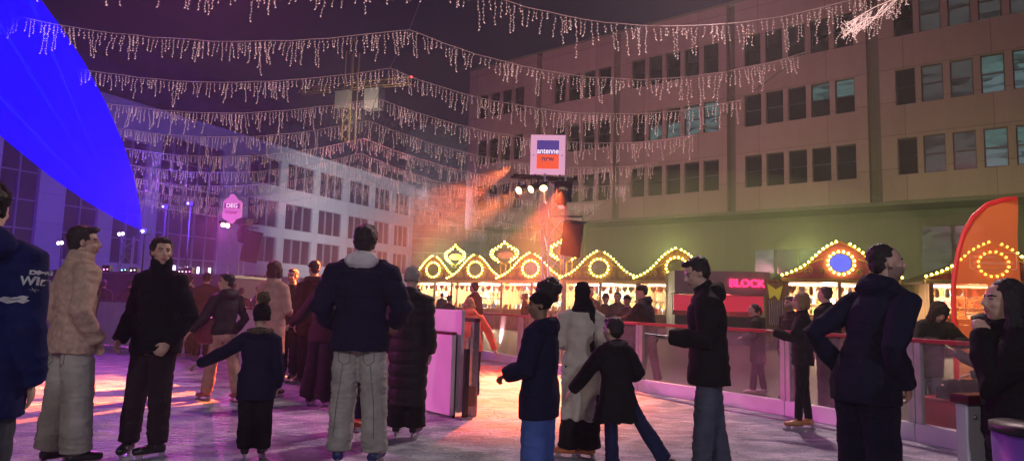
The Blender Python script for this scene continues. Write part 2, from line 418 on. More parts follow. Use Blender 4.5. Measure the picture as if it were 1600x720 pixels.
    skinned(j, top.get('name', 'jacket'), cloth(top['col'], kd), root, vox, 2, dj)
    if top.get('inner'):       # a lighter hood or lining over the collar
        h = MB(); cc = top['inner']
        h.tube([nb+Vector((0,-.004*S,-.012*S)), nb+Rl@Vector((0,-.010*S,.030*S)), nb+Rl@Vector((0,-.010*S,.052*S))], [(.075*S,.060*S),(.062*S,.056*S),(.050*S,.046*S)], n=18)
        h.ell(nb+Rl@Vector((0,-.045*S,.018*S)), (.074*S,.034*S,.040*S), Rl, 16, 10)
        skinned(h, 'inner_hood', cloth(cc, 'plain'), root, min(vox,.01), 2, lambda P: (.3-np.abs(vnoise(P,(14,14,20),3)))*.012)
    if top.get('fur'):
        h = MB()
        pts = [(-.055,.040,.0),(-.068,-.010,.018),(-.040,-.070,.022),(0,-.088,.022),(.040,-.070,.022),(.068,-.010,.018),(.055,.040,.0)] if hd != 'up' else None
        if pts: h.tube([nb+Rl@Vector((a*S,b_*S,c*S)) for a,b_,c in pts], [.020*S]*7, hint=(0,0,1), n=10)
        skinned(h, 'fur_trim', cloth(top['fur'], 'fur'), root, min(vox,.01), 0, lambda P: vnoise(P,(70,70,70),1)*.012)
    # ---------- hair
    hcol = mat('hair_%d_%d_%d' % tuple(int(c*999) for c in haircol), haircol, .55, var=.5, scale=90, bump=.8, bscale=160)
    h = MB(); amp = .006; fr = 60
    if hair in ('short', 'crop', 'long', 'bob', 'pony', 'quiff', 'curly', 'bun'):
        g = {'short': .010, 'crop': .003, 'long': .012, 'bob': .018, 'pony': .006, 'quiff': .014, 'curly': .020, 'bun': .006}[hair]*k
        h.ell(H(0,-.032,.046), (.074*k+g,.086*k+g,.080*k+g), Rh, 24, 16)
        h.ell(H(0,-.050,.005), (.068*k+g,.058*k+g,.072*k+g*.6), Rh, 20, 12)
        if hair in ('short','quiff','curly'): h.ell(H(0,.035,.098), (.056*k,.046*k,.022*k+g*.6), Rh, 14, 8)
        if hair == 'quiff': h.ell(H(.01,.055,.105), (.050*k,.036*k,.024*k), Rh, 14, 8)
        if hair in ('short','crop','quiff'): amp = .006 if hair != 'quiff' else .008
        if hair == 'curly': amp = .012; fr = 38
        if hair in ('long','bob'):
            e = -.10 if hair == 'bob' else -.26
            for s in (-1,1):
                h.tube([H(s*.066,-.005,.06), H(s*.084,-.012,-.01), H(s*.082,-.010,e*.7), H(s*.072,.0,e)], [(.026*k,.045*k),(.024*k,.05*k),(.026*k,.05*k),(.016*k,.03*k)], hint=Rh@Vector((1,0,0)), n=10)
            h.tube([H(0,-.06,.05), H(0,-.095,-.03), H(0,-.09,e*.75), H(0,-.085,e)], [(.07*k,.05*k),(.078*k,.038*k),(.080*k,.034*k),(.05*k,.018*k)], hint=Rh@Vector((1,0,0)), n=14)
            amp = .007
        if hair == 'pony':
            h.tube([H(0,-.09,.055), H(0,-.135,.045), H(0,-.150,-.03), H(0,-.140,-.12)], [.020*k,.026*k,.024*k,.010*k], n=10)
        if hair == 'bun': h.ell(H(0,-.125,.075), .034*k, Rh, 12, 8)
        skinned(h, 'hair', hcol, root, min(vox,.008), 1, lambda P: vnoise(P,(fr,fr,fr*.6 if hair in('long','bob') else fr),sd)*amp)
    elif hair == 'puff':
        h.ell(H(0,-.085,.145), (.100*k,.100*k,.085*k), Rh, 20, 14); h.ell(H(0,-.10,.075), (.070*k,.06*k,.07*k), Rh, 16, 10)
        skinned(h, 'hair', hcol, root, .008, 0, lambda P: vnoise(P,(26,26,26),sd)*.022+vnoise(P,(70,70,70),sd)*.012)
    # ---------- hat
    if hat:
        h = MB(); hm = cloth(hat['col'], 'fleece' if hat['type'] != 'cap' else 'plain'); ty = hat['type']
        if ty in ('beanie','bobble','band'):
            zt = {'beanie': .100, 'bobble': .100, 'band': .075}[ty]
            h.ell(H(0,-.016,.048), (.084*k,.102*k,zt*k), Rh, 24, 16)
            h.tube([H(0,-.012,.020), H(0,-.018,.060)], [(.086*k,.104*k),(.086*k,.104*k)], hint=Rh@Vector((1,0,0)), n=24, dome=False)
            if hat.get('ears', 1): 
                h.tube([H(0,-.035,-.030), H(0,-.020,.03)], [(.082*k,.070*k),(.084*k,.086*k)], hint=Rh@Vector((1,0,0)), n=20, dome=False)
            o = skinned(h, 'knitted_hat', hm, root, min(vox,.008), 1, lambda P: (np.sin(P[:,2]*220)*.0012+vnoise(P,(40,40,40),4)*.003))
            if ty == 'bobble':
                h = MB(); h.ell(H(0,-.035,.190), .062*k, None, 14, 10)
                skinned(h, 'bobble', cloth(hat.get('bob', hat['col']), 'fur'), o, .008, 0, lambda P: vnoise(P,(60,60,60),2)*.014)
        elif ty == 'cap':
            h.ell(H(0,-.014,.055), (.082*k,.100*k,.078*k), Rh, 22, 14)
            o = skinned(h, 'cap', hm, root, min(vox,.008), 1)
            h = MB(); h.tube([H(0,.06,.060), H(0,.12,.056), H(0,.155,.042)], [(.066*k,.007*k),(.062*k,.006*k),(.035*k,.005*k)], hint=Rh@Vector((1,0,0)), n=14)
            skinned(h, 'visor', hm, o, .006, 1)
        elif ty == 'shawl':
            h.ell(H(0,-.018,.040), (.088*k,.106*k,.106*k), Rh, 22, 14)
            h.tube([H(0,-.03,.0), H(0,-.03,-.08), nb+Vector((0,0,.0))], [(.084*k,.085*k),(.078*k,.078*k),(.066*S,.062*S)], n=18)
            h.tube([H(.07,-.05,-.06), H(.11,-.09,-.16), H(.10,-.10,-.36), H(.10,-.10,-.60)], [(.03*k,.03*k),(.034*k,.03*k),(.040*k,.024*k),(.044*k,.02*k)], n=12)
            skinned(h, 'headscarf', hm, root, min(vox,.01), 1, lambda P: (.3-np.abs(vnoise(P,(12,12,30),4)))*.012)
    for part_, side_, line_, rad_, mt_ in (stitches or []):      # seams and pocket edges laid on the cloth
        from mathutils.bvhtree import BVHTree
        tgt = [c for c in root.children if c.name.split('.')[0] == part_][0]
        bv = BVHTree.FromPolygons([tuple(v.co) for v in tgt.data.vertices], [tuple(p.vertices) for p in tgt.data.polygons])
        for ln in line_:
            pts = []
            for (x0_, z0_), (x1_, z1_) in zip(ln[:-1], ln[1:]):
                for k_ in range(8):
                    x_ = (x0_+(x1_-x0_)*k_/8)*S; z_ = (z0_+(z1_-z0_)*k_/8)*S+bl; h_ = bv.ray_cast(Vector((x_, side_*2.0, z_)), Vector((0,-side_,0)))
                    if h_[0] is not None: pts.append(h_[0]+Vector((0,side_*.0015,0)))
            if len(pts) > 3:
                q = MB(); q.tube(pts, [rad_]*len(pts), n=5); q.build('seam', mt_, tgt, smooth=True)
    if extra: extra(dict(root=root, H=H, S=S, k=k, nb=nb, sp=sp, WR=WR, EL=EL, SH=SH, AN=AN, KN=KN, pel=pel, Rh=Rh, Rl=Rl))
    PEOPLE.append(root)
    return root, dict(WR=WR, EL=EL, H=H, S=S)
# ================================================================== setting
M_alu = mat('truss_aluminium', (.62,.60,.62), .38, .35, var=.15, scale=20)
M_steel = mat('scaffold_metal', (.32,.32,.34), .35, .9, var=.2, scale=20)
M_black = mat('black_metal', (.015,.015,.017), .45, .2, var=.2)
M_blackpl = mat('black_plastic', (.02,.02,.022), .55, var=.15, scale=30, bump=.3, bscale=200)
M_white = mat('white_board', (.68,.67,.70), .38, var=.10, scale=2.2, bump=.12, bscale=12)
M_rail = mat('red_rail', (.35,.02,.03), .35, var=.2, scale=6)
M_rail2 = mat('dark_red_rail', (.10,.012,.03), .3, var=.2, scale=6)
def glassmat(name, col, a=.25, rough=.06):
    if name in _m: return _m[name]
    mt, nt, bs = _nodes(name); bs.inputs['Base Color'].default_value = (*col, 1); bs.inputs['Roughness'].default_value = rough
    n = nt.nodes.new('ShaderNodeTexNoise'); n.inputs['Scale'].default_value = 2.5; n.inputs['Detail'].default_value = 6
    tc = nt.nodes.new('ShaderNodeTexCoord'); nt.links.new(tc.outputs['Object'], n.inputs['Vector'])
    r = nt.nodes.new('ShaderNodeMapRange'); r.inputs['From Min'].default_value = .35; r.inputs['From Max'].default_value = .75
    r.inputs['To Min'].default_value = a*.45; r.inputs['To Max'].default_value = a*1.7
    nt.links.new(n.outputs['Fac'], r.inputs['Value']); nt.links.new(r.outputs[0], bs.inputs['Alpha'])
    _m[name] = mt; return mt
M_plexi = glassmat('scuffed_clear_plastic', (.55,.50,.45), .14, .15)
M_glassd = mat('dark_window_glass', (.012,.014,.018), .12, var=.3, scale=.7, spec=.6)
M_frame = mat('window_frame_metal', (.06,.055,.055), .45, .3, var=.1)

# ground, ice
g = MB(); g.box(-300,300,-60,400,-.6,-.06); o = g.build('ground', mat('wet_asphalt', (.055,.053,.055), .55, var=.3, scale=3, bump=.5, bscale=30)); tag(o, kind='structure')
def ice_material():
    mt, nt, bs = _nodes('scratched_ice'); L = nt.links.new
    tc = nt.nodes.new('ShaderNodeTexCoord'); P = tc.outputs['Object']
    def noise(sc, sx=1, sy=1, rot=0, dist=0, det=6):
        mp = nt.nodes.new('ShaderNodeMapping'); mp.inputs['Scale'].default_value = (sx, sy, 1); mp.inputs['Rotation'].default_value = (0,0,R(rot)); L(P, mp.inputs['Vector'])
        n = nt.nodes.new('ShaderNodeTexNoise'); n.inputs['Scale'].default_value = sc; n.inputs['Detail'].default_value = det; n.inputs['Distortion'].default_value = dist
        L(mp.outputs[0], n.inputs['Vector']); return n.outputs['Fac']
    def ramp(v, a, b, c=0, d=1):
        r = nt.nodes.new('ShaderNodeMapRange'); r.inputs['From Min'].default_value = a; r.inputs['From Max'].default_value = b; r.inputs['To Min'].default_value = c; r.inputs['To Max'].default_value = d
        L(v, r.inputs['Value']); return r.outputs[0]
    def op(k, a, b):
        q = nt.nodes.new('ShaderNodeMath'); q.operation = k
        for i, v in enumerate((a, b)):
            if isinstance(v, (int, float)): q.inputs[i].default_value = v
            else: L(v, q.inputs[i])
        return q.outputs[0]
    # skate cuts: thin curved grooves = narrow bands of distorted noise
    cuts = None
    for rot, sx, sy, sc_ in ((12, .35, 2.2, 1.6), (-24, .4, 2.6, 1.9), (58, .5, 2.4, 1.5), (-70, .4, 2.5, 2.1), (2, .3, 3.0, 2.6)):
        f = noise(sc_, sx, sy, rot, 1.2, 3); band = op('ABSOLUTE', op('SUBTRACT', f, .5), 0)
        line = ramp(band, 0, .010, 1, 0)
        cuts = line if cuts is None else op('MAXIMUM', cuts, line)
    snow = ramp(noise(2.2, 1, 1.3, 0, .6, 8), .42, .66); fine = noise(38, 1, 1.6, 0, .5, 6); wide = noise(.5)
    h = op('ADD', op('ADD', op('MULTIPLY', snow, .45), op('MULTIPLY', fine, .35)), op('MULTIPLY', cuts, -.75))
    b = nt.nodes.new('ShaderNodeBump'); b.inputs['Strength'].default_value = 1.0; b.inputs['Distance'].default_value = .035; L(h, b.inputs['Height']); L(b.outputs[0], bs.inputs['Normal'])
    mx = nt.nodes.new('ShaderNodeMix'); mx.data_type = 'RGBA'; mx.inputs['A'].default_value = (.20,.24,.30,1); mx.inputs['B'].default_value = (.82,.84,.88,1)
    v = op('ADD', op('MULTIPLY', snow, .55), op('MULTIPLY', cuts, .65)); v = op('ADD', v, ramp(fine, .3, .7, -.15, .2)); L(v, mx.inputs['Factor']); mx.clamp_factor = True; L(mx.outputs['Result'], bs.inputs['Base Color'])
    L(ramp(v, 0, 1, .6, .92), bs.inputs['Roughness']); bs.inputs['Specular IOR Level'].default_value = .35
    return mt
RB = [(-1.4,19.2),(-.69,16.7),(2.12,11.08),(3.63,8.97),(4.41,7.44),(5.05,5.9),(5.6,4.2)]   # right rink edge
me = bpy.data.meshes.new('ice')
pts = [(-40,-8),(8,-8),(5.6,4.2)] + [p for p in reversed(RB[:-1])] + [(-3,24),(-40,24)]
bm = bmesh.new(); vs = [bm.verts.new((x,y,0)) for x,y in pts]; f = bm.faces.new(vs); 
if f.normal.z < 0: f.normal_flip()
r_ = bmesh.ops.extrude_face_region(bm, geom=[f]); 
for v in [e for e in r_['geom'] if isinstance(e, bmesh.types.BMVert)]: v.co.z = -.055
bmesh.ops.recalc_face_normals(bm, faces=bm.faces); bm.to_mesh(me); bm.free(); me.materials.append(ice_material())
o = bpy.data.objects.new('ice_rink_surface', me); COL.objects.link(o); tag(o, kind='structure')
# red lattice ring painted under the ice
def ring_mat():
    mt, nt, bs = _nodes('red_ice_paint'); L = nt.links.new; tc = nt.nodes.new('ShaderNodeTexCoord')
    w = nt.nodes.new('ShaderNodeTexVoronoi'); w.feature = 'DISTANCE_TO_EDGE'; w.inputs['Scale'].default_value = 3.2; L(tc.outputs['Object'], w.inputs['Vector'])
    r = nt.nodes.new('ShaderNodeMath'); r.operation = 'LESS_THAN'; r.inputs[1].default_value = .12; L(w.outputs['Distance'], r.inputs[0])
    mx = nt.nodes.new('ShaderNodeMix'); mx.data_type = 'RGBA'; mx.inputs['A'].default_value = (.55,.25,.25,1); mx.inputs['B'].default_value = (.75,.01,.03,1)
    L(r.outputs[0], mx.inputs['Factor']); L(mx.outputs['Result'], bs.inputs['Base Color']); bs.inputs['Roughness'].default_value = .5; return mt
q = MB(); c = on_ground(761, 579)
vs = [(0,0,.0)]+[(.52*math.cos(a*math.pi/16), 1.15*math.sin(a*math.pi/16), 0) for a in range(32)]
q.add(vs, [(0,i+1,(i+1)%32+1) for i in range(32)]); o = q.build('ice_marking', ring_mat()); o.location = (c.x, c.y, .004)
tag(o, 'red lattice roundel painted on the ice beside the gate', 'floor marking', kind='structure')

# ------------------------------------------------------------------ right building
def facade(mb, x0, x1, z0, z1, holes, depth=.28):
    xs = sorted(set([x0,x1]+[h[0] for h in holes]+[h[1] for h in holes])); zs = sorted(set([z0,z1]+[h[2] for h in holes]+[h[3] for h in holes]))
    for i in range(len(xs)-1):
        for j in range(len(zs)-1):
            cx, cz = (xs[i]+xs[i+1])/2, (zs[j]+zs[j+1])/2
            if any(h[0] < cx < h[1] and h[2] < cz < h[3] for h in holes): continue
            mb.add([(xs[i],0,zs[j]),(xs[i+1],0,zs[j]),(xs[i+1],0,zs[j+1]),(xs[i],0,zs[j+1])], [(0,1,2,3)])
    for a,b,c_,d_ in holes:
        mb.add([(a,0,c_),(b,0,c_),(b,0,d_),(a,0,d_),(a,depth,c_),(b,depth,c_),(b,depth,d_),(a,depth,d_)], [(0,4,5,1),(1,5,6,2),(2,6,7,3),(3,7,4,0)])
def stone(name, col, px_, pz_, var=.22, joint=.55):
    """large cast panels: joints every px_ by pz_, weathering streaks"""
    mt, nt, bs = _nodes(name); L = nt.links.new; tc = nt.nodes.new('ShaderNodeTexCoord'); sep = nt.nodes.new('ShaderNodeSeparateXYZ'); L(tc.outputs['Object'], sep.inputs[0])
    def op(k, a, b=0, c_=None):
        q_ = nt.nodes.new('ShaderNodeMath'); q_.operation = k
        for i, v in enumerate((a, b)):
            if isinstance(v, (int, float)): q_.inputs[i].default_value = v
            else: L(v, q_.inputs[i])
        return q_.outputs[0]
    jx = op('LESS_THAN', op('ABSOLUTE', op('SUBTRACT', op('FRACT', op('DIVIDE', sep.outputs['X'], px_)), .5)), .5-.018/px_)
    jz = op('LESS_THAN', op('ABSOLUTE', op('SUBTRACT', op('FRACT', op('DIVIDE', sep.outputs['Z'], pz_)), .5)), .5-.018/pz_)
    jj = op('MULTIPLY', jx, jz); jj = op('ADD', op('MULTIPLY', jj, 1-joint), joint)
    mp = nt.nodes.new('ShaderNodeMapping'); mp.inputs['Scale'].default_value = (1.2,1,.22); L(tc.outputs['Object'], mp.inputs[0])
    n = nt.nodes.new('ShaderNodeTexNoise'); n.inputs['Scale'].default_value = .9; n.inputs['Detail'].default_value = 9; n.inputs['Roughness'].default_value = .68; L(mp.outputs[0], n.inputs['Vector'])
    n3 = nt.nodes.new('ShaderNodeTexNoise'); n3.inputs['Scale'].default_value = 6; n3.inputs['Detail'].default_value = 8; L(tc.outputs['Object'], n3.inputs['Vector'])
    s_ = op('ADD', op('MULTIPLY', n.outputs['Fac'], var*2.2), op('MULTIPLY', n3.outputs['Fac'], var*.9)); s_ = op('ADD', s_, 1-var*1.55)
    wn = nt.nodes.new('ShaderNodeTexWhiteNoise'); cb = nt.nodes.new('ShaderNodeCombineXYZ')
    L(op('FLOOR', op('DIVIDE', sep.outputs['X'], px_)), cb.inputs[0]); L(op('FLOOR', op('DIVIDE', sep.outputs['Z'], pz_)), cb.inputs[1]); L(cb.outputs[0], wn.inputs['Vector'])
    s_ = op('MULTIPLY', s_, op('ADD', op('MULTIPLY', wn.outputs['Value'], .14), .93)); s_ = op('MULTIPLY', s_, jj)
    v = nt.nodes.new('ShaderNodeVectorMath'); v.operation = 'SCALE'; v.inputs[0].default_value = col; L(s_, v.inputs['Scale']); L(v.outputs[0], bs.inputs['Base Color'])
    bs.inputs['Roughness'].default_value = .85
    b = nt.nodes.new('ShaderNodeBump'); b.inputs['Strength'].default_value = .3; b.inputs['Distance'].default_value = .02; L(s_, b.inputs['Height']); L(b.outputs[0], bs.inputs['Normal'])
    _m[name] = mt; return mt
M_conc = stone('weathered_concrete', (.325,.245,.275), 3.72, 1.75)
M_pale = stone('pale_limestone', (.50,.49,.47), 4.55, 1.9, .16, .7)
M_dark = stone('dark_stone', (.15,.155,.14), 1.5, 2.2, .2, .8)
rd = Vector((-1.23,1,0)).normalized()
bld = empty('office_building', (14.2,38.6,-.06), math.atan2(-rd.y, -rd.x), 'long brown concrete office block with three rows of dark windows', 'building')
wx = []
for a in (2.42, -5.12, 9.98): wx += [(a+i*1.245, a+i*1.245+.98, 0) for i in range(5)]
wx += [(17.5+i*1.2, 17.5+i*1.2+.95, 0) for i in range(4)]
wx += [(-7.95,-7.05,0)] + [(-9.15-i*1.25,-8.2-i*1.25,1) for i in range(5)]
wx += [(-16.2-i*1.25,-15.25-i*1.25,1) for i in range(4)]
rows = [(8.42,10.32),(12.05,13.95),(15.72,17.65)]
holes = [(-b_,-a_,z0,z1) for a_,b_,k_ in wx for z0,z1 in rows]
w = MB(); prev = -23.1
edges = [(-23.1,-16.35),(-15.85,-9.95+.2),(-9.25,-1.92),(-1.38,5.72),(6.32,13.6),(14.2,26)]
for a_,b_ in edges:
    facade(w, a_, b_, 7.1, 19.8, [h for h in holes if a_ < h[0] < b_])
    w.box(a_, b_, .3, .6, 7.1, 7.3); w.add([(a_,0,7.1),(a_,.5,7.1),(b_,.5,7.1),(b_,0,7.1)], [(0,1,2,3)])
    for e in (a_, b_): w.add([(e,0,7.1),(e,.5,7.1),(e,.5,19.8),(e,0,19.8)], [(0,1,2,3)])
w.build('wall', M_conc, bld)
for (a_,b_),(c_,d_) in zip(edges[:-1], edges[1:]): w = MB(); w.box(b_, c_, .38, .5, 7.1, 19.7); w.build('dark_joint', M_dark, bld)
w = MB(); w.box(-23.1,26,.5,14,19.3,19.75); w.box(-23.1,26,-.03,.5,19.8,19.95); w.box(-23.08,-22.9,.02,14,7.1,19.78); w.build('roof', M_dark, bld)
w = MB(); w.box(-23.1,26,2.6,2.9,-.0,7.1); w.box(-23.1,26,.02,2.6,6.9,7.09)
w.box(-22.9,26,1.6,2.6,3.15,3.45)
w.build('ground_floor_wall', M_dark, bld)
fm = {}
LIT = {(3,1):2,(4,1):1}
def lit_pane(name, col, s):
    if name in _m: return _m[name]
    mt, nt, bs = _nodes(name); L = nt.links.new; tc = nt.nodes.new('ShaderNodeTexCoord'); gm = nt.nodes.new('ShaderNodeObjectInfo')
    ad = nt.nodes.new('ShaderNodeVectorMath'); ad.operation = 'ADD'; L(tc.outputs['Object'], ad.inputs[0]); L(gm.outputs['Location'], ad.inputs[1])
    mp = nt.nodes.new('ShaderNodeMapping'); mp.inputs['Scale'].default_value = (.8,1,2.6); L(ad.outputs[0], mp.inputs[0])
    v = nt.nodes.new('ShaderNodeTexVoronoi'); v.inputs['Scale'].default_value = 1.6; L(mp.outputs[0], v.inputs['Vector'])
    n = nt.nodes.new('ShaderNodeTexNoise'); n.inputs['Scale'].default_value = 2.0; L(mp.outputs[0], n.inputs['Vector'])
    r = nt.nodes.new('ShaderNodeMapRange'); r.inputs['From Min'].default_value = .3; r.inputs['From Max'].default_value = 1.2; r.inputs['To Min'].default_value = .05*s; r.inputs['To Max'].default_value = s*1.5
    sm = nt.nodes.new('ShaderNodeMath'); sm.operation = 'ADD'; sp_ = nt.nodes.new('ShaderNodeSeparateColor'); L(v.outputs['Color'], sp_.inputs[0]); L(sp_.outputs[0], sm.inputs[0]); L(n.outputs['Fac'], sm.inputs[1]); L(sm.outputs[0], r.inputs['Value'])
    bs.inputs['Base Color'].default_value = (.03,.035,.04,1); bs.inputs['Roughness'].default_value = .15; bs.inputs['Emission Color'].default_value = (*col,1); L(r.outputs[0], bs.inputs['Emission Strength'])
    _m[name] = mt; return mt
def pane_mat(kind):
    if kind == 0: return M_glassd
    if kind == 1: return lit_pane('lit_office_cool', (.35,.75,.72), .10)
    if kind == 2: return lit_pane('lit_office_bright', (.42,.70,.76), .11)
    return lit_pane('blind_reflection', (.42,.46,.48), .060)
lit = {(1,1,0):1,(1,1,1):2,(1,1,2):1,(1,1,3):1,(2,1,4):1,(2,1,3):3,(2,1,2):3}
fr = MB(); 
def win_mesh(wd, ht, sash):
    f_ = MB(); t = .06
    f_.box(0,wd,0,.08,0,t); f_.box(0,wd,0,.08,ht-t,ht); f_.box(0,t,0,.08,t,ht-t); f_.box(wd-t,wd,0,.08,t,ht-t)
    if sash: f_.box(t,wd-t,-.02,.06,ht*.5-.03,ht*.5+.03)
    return f_
for wi,(a_,b_,k_) in enumerate(wx):
    for ri,(z0,z1) in enumerate(rows):
        key = (round(b_-a_,2), k_)
        if key not in fm:
            o = win_mesh(b_-a_, z1-z0, k_).build('window', M_frame, bld); pn = MB(); pn.box(.06,b_-a_-.06,.045,.05,.06,.93); p_ = pn.build('pane', M_glassd, o)
            pn = MB(); pn.box(.06,b_-a_-.06,.045,.05,1.0,z1-z0-.06); p2 = pn.build('pane', M_glassd, o)
            fm[key] = (o, p_, p2); new = o
        else:
            s0, s1, s2 = fm[key]; new = s0.copy(); COL.objects.link(new); p_ = s1.copy(); COL.objects.link(p_); p_.parent = new; p2 = s2.copy(); COL.objects.link(p2); p2.parent = new
        new.location = (-b_, .17, z0)
        px_ = 800
        kk = 0
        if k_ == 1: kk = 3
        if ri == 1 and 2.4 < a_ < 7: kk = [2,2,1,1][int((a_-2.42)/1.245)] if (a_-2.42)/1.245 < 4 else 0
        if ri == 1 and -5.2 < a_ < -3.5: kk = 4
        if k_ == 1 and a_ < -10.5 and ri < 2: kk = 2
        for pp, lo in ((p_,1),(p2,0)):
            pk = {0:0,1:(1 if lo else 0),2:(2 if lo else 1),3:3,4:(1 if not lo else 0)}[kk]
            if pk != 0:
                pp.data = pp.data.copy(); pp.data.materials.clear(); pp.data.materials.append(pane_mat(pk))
# ground floor windows
for i, (a_, b_, z0, z1, k_) in enumerate([(-1.2-.0, 0.0, 3.5,5.0,1),(.1,1.3,3.5,5.0,0),(1.4,2.6,3.5,5.0,0),(2.7,3.9,3.5,5.0,1),(7.6,9.0,3.6,6.0,3),(9.1,10.4,3.6,6.0,3),(-6,-4.6,.2,2.9,0),(-9,-7.4,.2,2.9,0)]):
    o = MB(); o.box(a_,b_,2.50,2.57,z0,z1); o = o.build('window', M_frame, bld); q = MB(); q.box(a_+.05,b_-.05,2.44,2.49,z0+.05,z1-.05)
    q.build('pane', [M_glassd, pane_mat(1), 0, pane_mat(3)][k_], o)

# ------------------------------------------------------------------ left building
ld = Vector((.475,1,0)).normalized()
lb = empty('pale_building', (-13.4,79,-.06), math.atan2(ld.y, ld.x), 'pale stone building with wide three pane windows and dark glass stair hall', 'building')
cols = [(-22.5,-18.9),(-18,-14.3),(-13.5,-9.9),(-8.9,-5.3),(-4.5,-1.4),(-.6,2.4)]
lrows = [(.6,3.2),(4.4,6.7),(7.6,10.0),(11.4,13.8)]
holes = [(a_,b_,z0,z1) for a_,b_ in cols for z0,z1 in lrows] + [(-31.2,-25.4,2.2,13.4)]
holes += [(x_,x_+2.3,z0,z1) for x_ in (-62,-58,-54,-50,-46,-42,-38,-34.6) for z0,z1 in ((3.4,12.4),)]
w = MB(); facade(w, -66, 3.2, 0, 15.0, holes, .35); w.add([(3.2,0,0),(3.2,14,0),(3.2,14,15),(3.2,0,15)], [(0,1,2,3)]); w.build('wall', M_pale, lb)
w = MB(); w.box(-66,3.3,-.1,.4,15.0,15.2); w.build('cornice', M_pale, lb)
w = MB(); w.prism([(-66,15.2),(2.9,15.2),(2.9,15.25),(-2,18.2),(-62,18.2)], 1.5, 12); w.prism([(-50,18.2),(-12,18.2),(-16,20.4),(-46,20.4)], 3, 11); w.build('roof', mat('roof_slate', (.06,.06,.075), .5, var=.3, scale=.6), lb)
def panes(a_, b_, z0, z1, n_, nz=1):
    o = MB(); wd = (b_-a_)/n_
    for i in range(n_+1): o.box(a_+i*wd-.06, a_+i*wd+.06, .16,.30,z0,z1)
    for j in range(nz+1): 
        zz = z0+(z1-z0)*j/nz
        for i in range(n_): o.box(a_+i*wd+.06, a_+(i+1)*wd-.06, .18,.28,max(z0,zz-.05),min(z1,zz+.05))
    o = o.build('window', mat('pale_frame', (.25,.25,.26), .5, var=.1), lb); q = MB(); q.box(a_,b_,.30,.33,z0,z1); q.build('pane', mat('dim_glass', (.035,.035,.045), .18, var=.5, scale=.5), o)
for a_,b_ in cols:
    for z0,z1 in lrows: panes(a_, b_, z0, z1, 3)
panes(-31.2,-25.4,2.2,13.4,5,6)
for x_ in (-62,-58,-54,-50,-46,-42,-38,-34.6): panes(x_,x_+2.3,3.4,12.4,2,5)
for i in range(5):
    q = MB(); q.box(-30.6+i*1.1,-30.45+i*1.1,-.12,-.02,3.0,3.5); q.build('wall_lamp', emis('sconce_light', (.75,.65,1.0), 5), lb)

# tower with scaffolding behind
tb = empty('scaffolded_tower', (-10.5,96,-.06), R(8), 'tall dark tower wrapped in scaffolding behind the pale building', 'building')
w = MB(); facade(w, -5,7,0,24.0,[(x_,x_+1.5,z_,z_+2.0) for x_ in (-4,-1.5,1,3.8) for z_ in range(3,23,3)]); w.box(-5,7,.4,10,0,23.9); w.build('wall', mat('tower_wall', (.16,.16,.17), .7, var=.3, scale=.8), tb)
w = MB(); w.prism([(-5,24),(7,24),(6,25.6),(4.5,26.6),(-3,26.6),(-4.4,25.6)], .5, 8); w.build('roof', M_dark, tb)
w = MB()
for x_ in range(-6, 9, 2):
    w.bar((x_,-1.4,0),(x_,-1.4,22),.05,5)
    for z_ in range(2,22,2): w.bar((x_,-1.4,z_),(x_,-.1,z_),.035,4)
for z_ in range(2,23,2): w.bar((-6,-1.4,z_),(8,-1.4,z_),.04,4); w.bar((-6,-1.42,z_-.9),(8,-1.42,z_-.9),.03,4); w.box(-6,8,-1.3,-.5,z_-.06,z_)
w.build('scaffold', M_steel, tb)

# tower crane
cr = empty('tower_crane', (at(548,150,130).x,130,-.06), R(-25), 'yellow lattice tower crane with a red lamp on its arm above the rooftops', 'crane')
cz = at(548,135,130).z
q = MB()
for sx in (-.9,.9):
    for sy in (-.9,.9): q.bar((sx,sy,0),(sx,sy,cz+7),.14,5)
for i in range(int(cz/2.2)): 
    z_ = i*2.2; q.bar((-.9,-.9,z_),(.9,-.9,z_+2.2),.08,4); q.bar((.9,-.9,z_),(-.9,-.9,z_+2.2),.08,4)
q.bar((-.9,0,cz+7),(0,0,cz+10),.1); q.bar((.9,0,cz+7),(0,0,cz+10),.1)
M_crane = mat('crane_yellow', (.55,.36,.12), .5, var=.15)
q.build('mast', M_crane, cr)
q = MB()
for a_,b_ in ((-13,14),): 
    for sx in (-.6,.6): q.bar((a_,sx,cz),(b_,sx,cz-1),.13,5)
    q.bar((a_,0,cz+1.3),(b_,0,cz+.3),.12,5)
    n_ = 22
    for i in range(n_):
        x_ = a_+(b_-a_)*i/n_; x2 = a_+(b_-a_)*(i+.5)/n_; x3 = a_+(b_-a_)*(i+1)/n_; zf = lambda xx: cz-(xx-a_)/(b_-a_)
        q.bar((x_,-.6,zf(x_)),(x2,0,zf(x2)+1.3),.07,4); q.bar((x2,0,zf(x2)+1.3),(x3,-.6,zf(x3)),.07,4)
q.build('jib', M_crane, cr)
q = MB(); q.box(4,7.4,-1,1,cz-5.2,cz-1.2); q.box(-2.4,.8,-1.8,-.95,cz-4.6,cz-1.2); q.build('counterweight', mat('crane_block', (.5,.5,.5), .6, var=.2), cr)
q = MB(); q.ell((14,0,cz+.3),.2); q.build('warning_lamp', emis('red_lamp', (1,.05,.03), 8), cr)

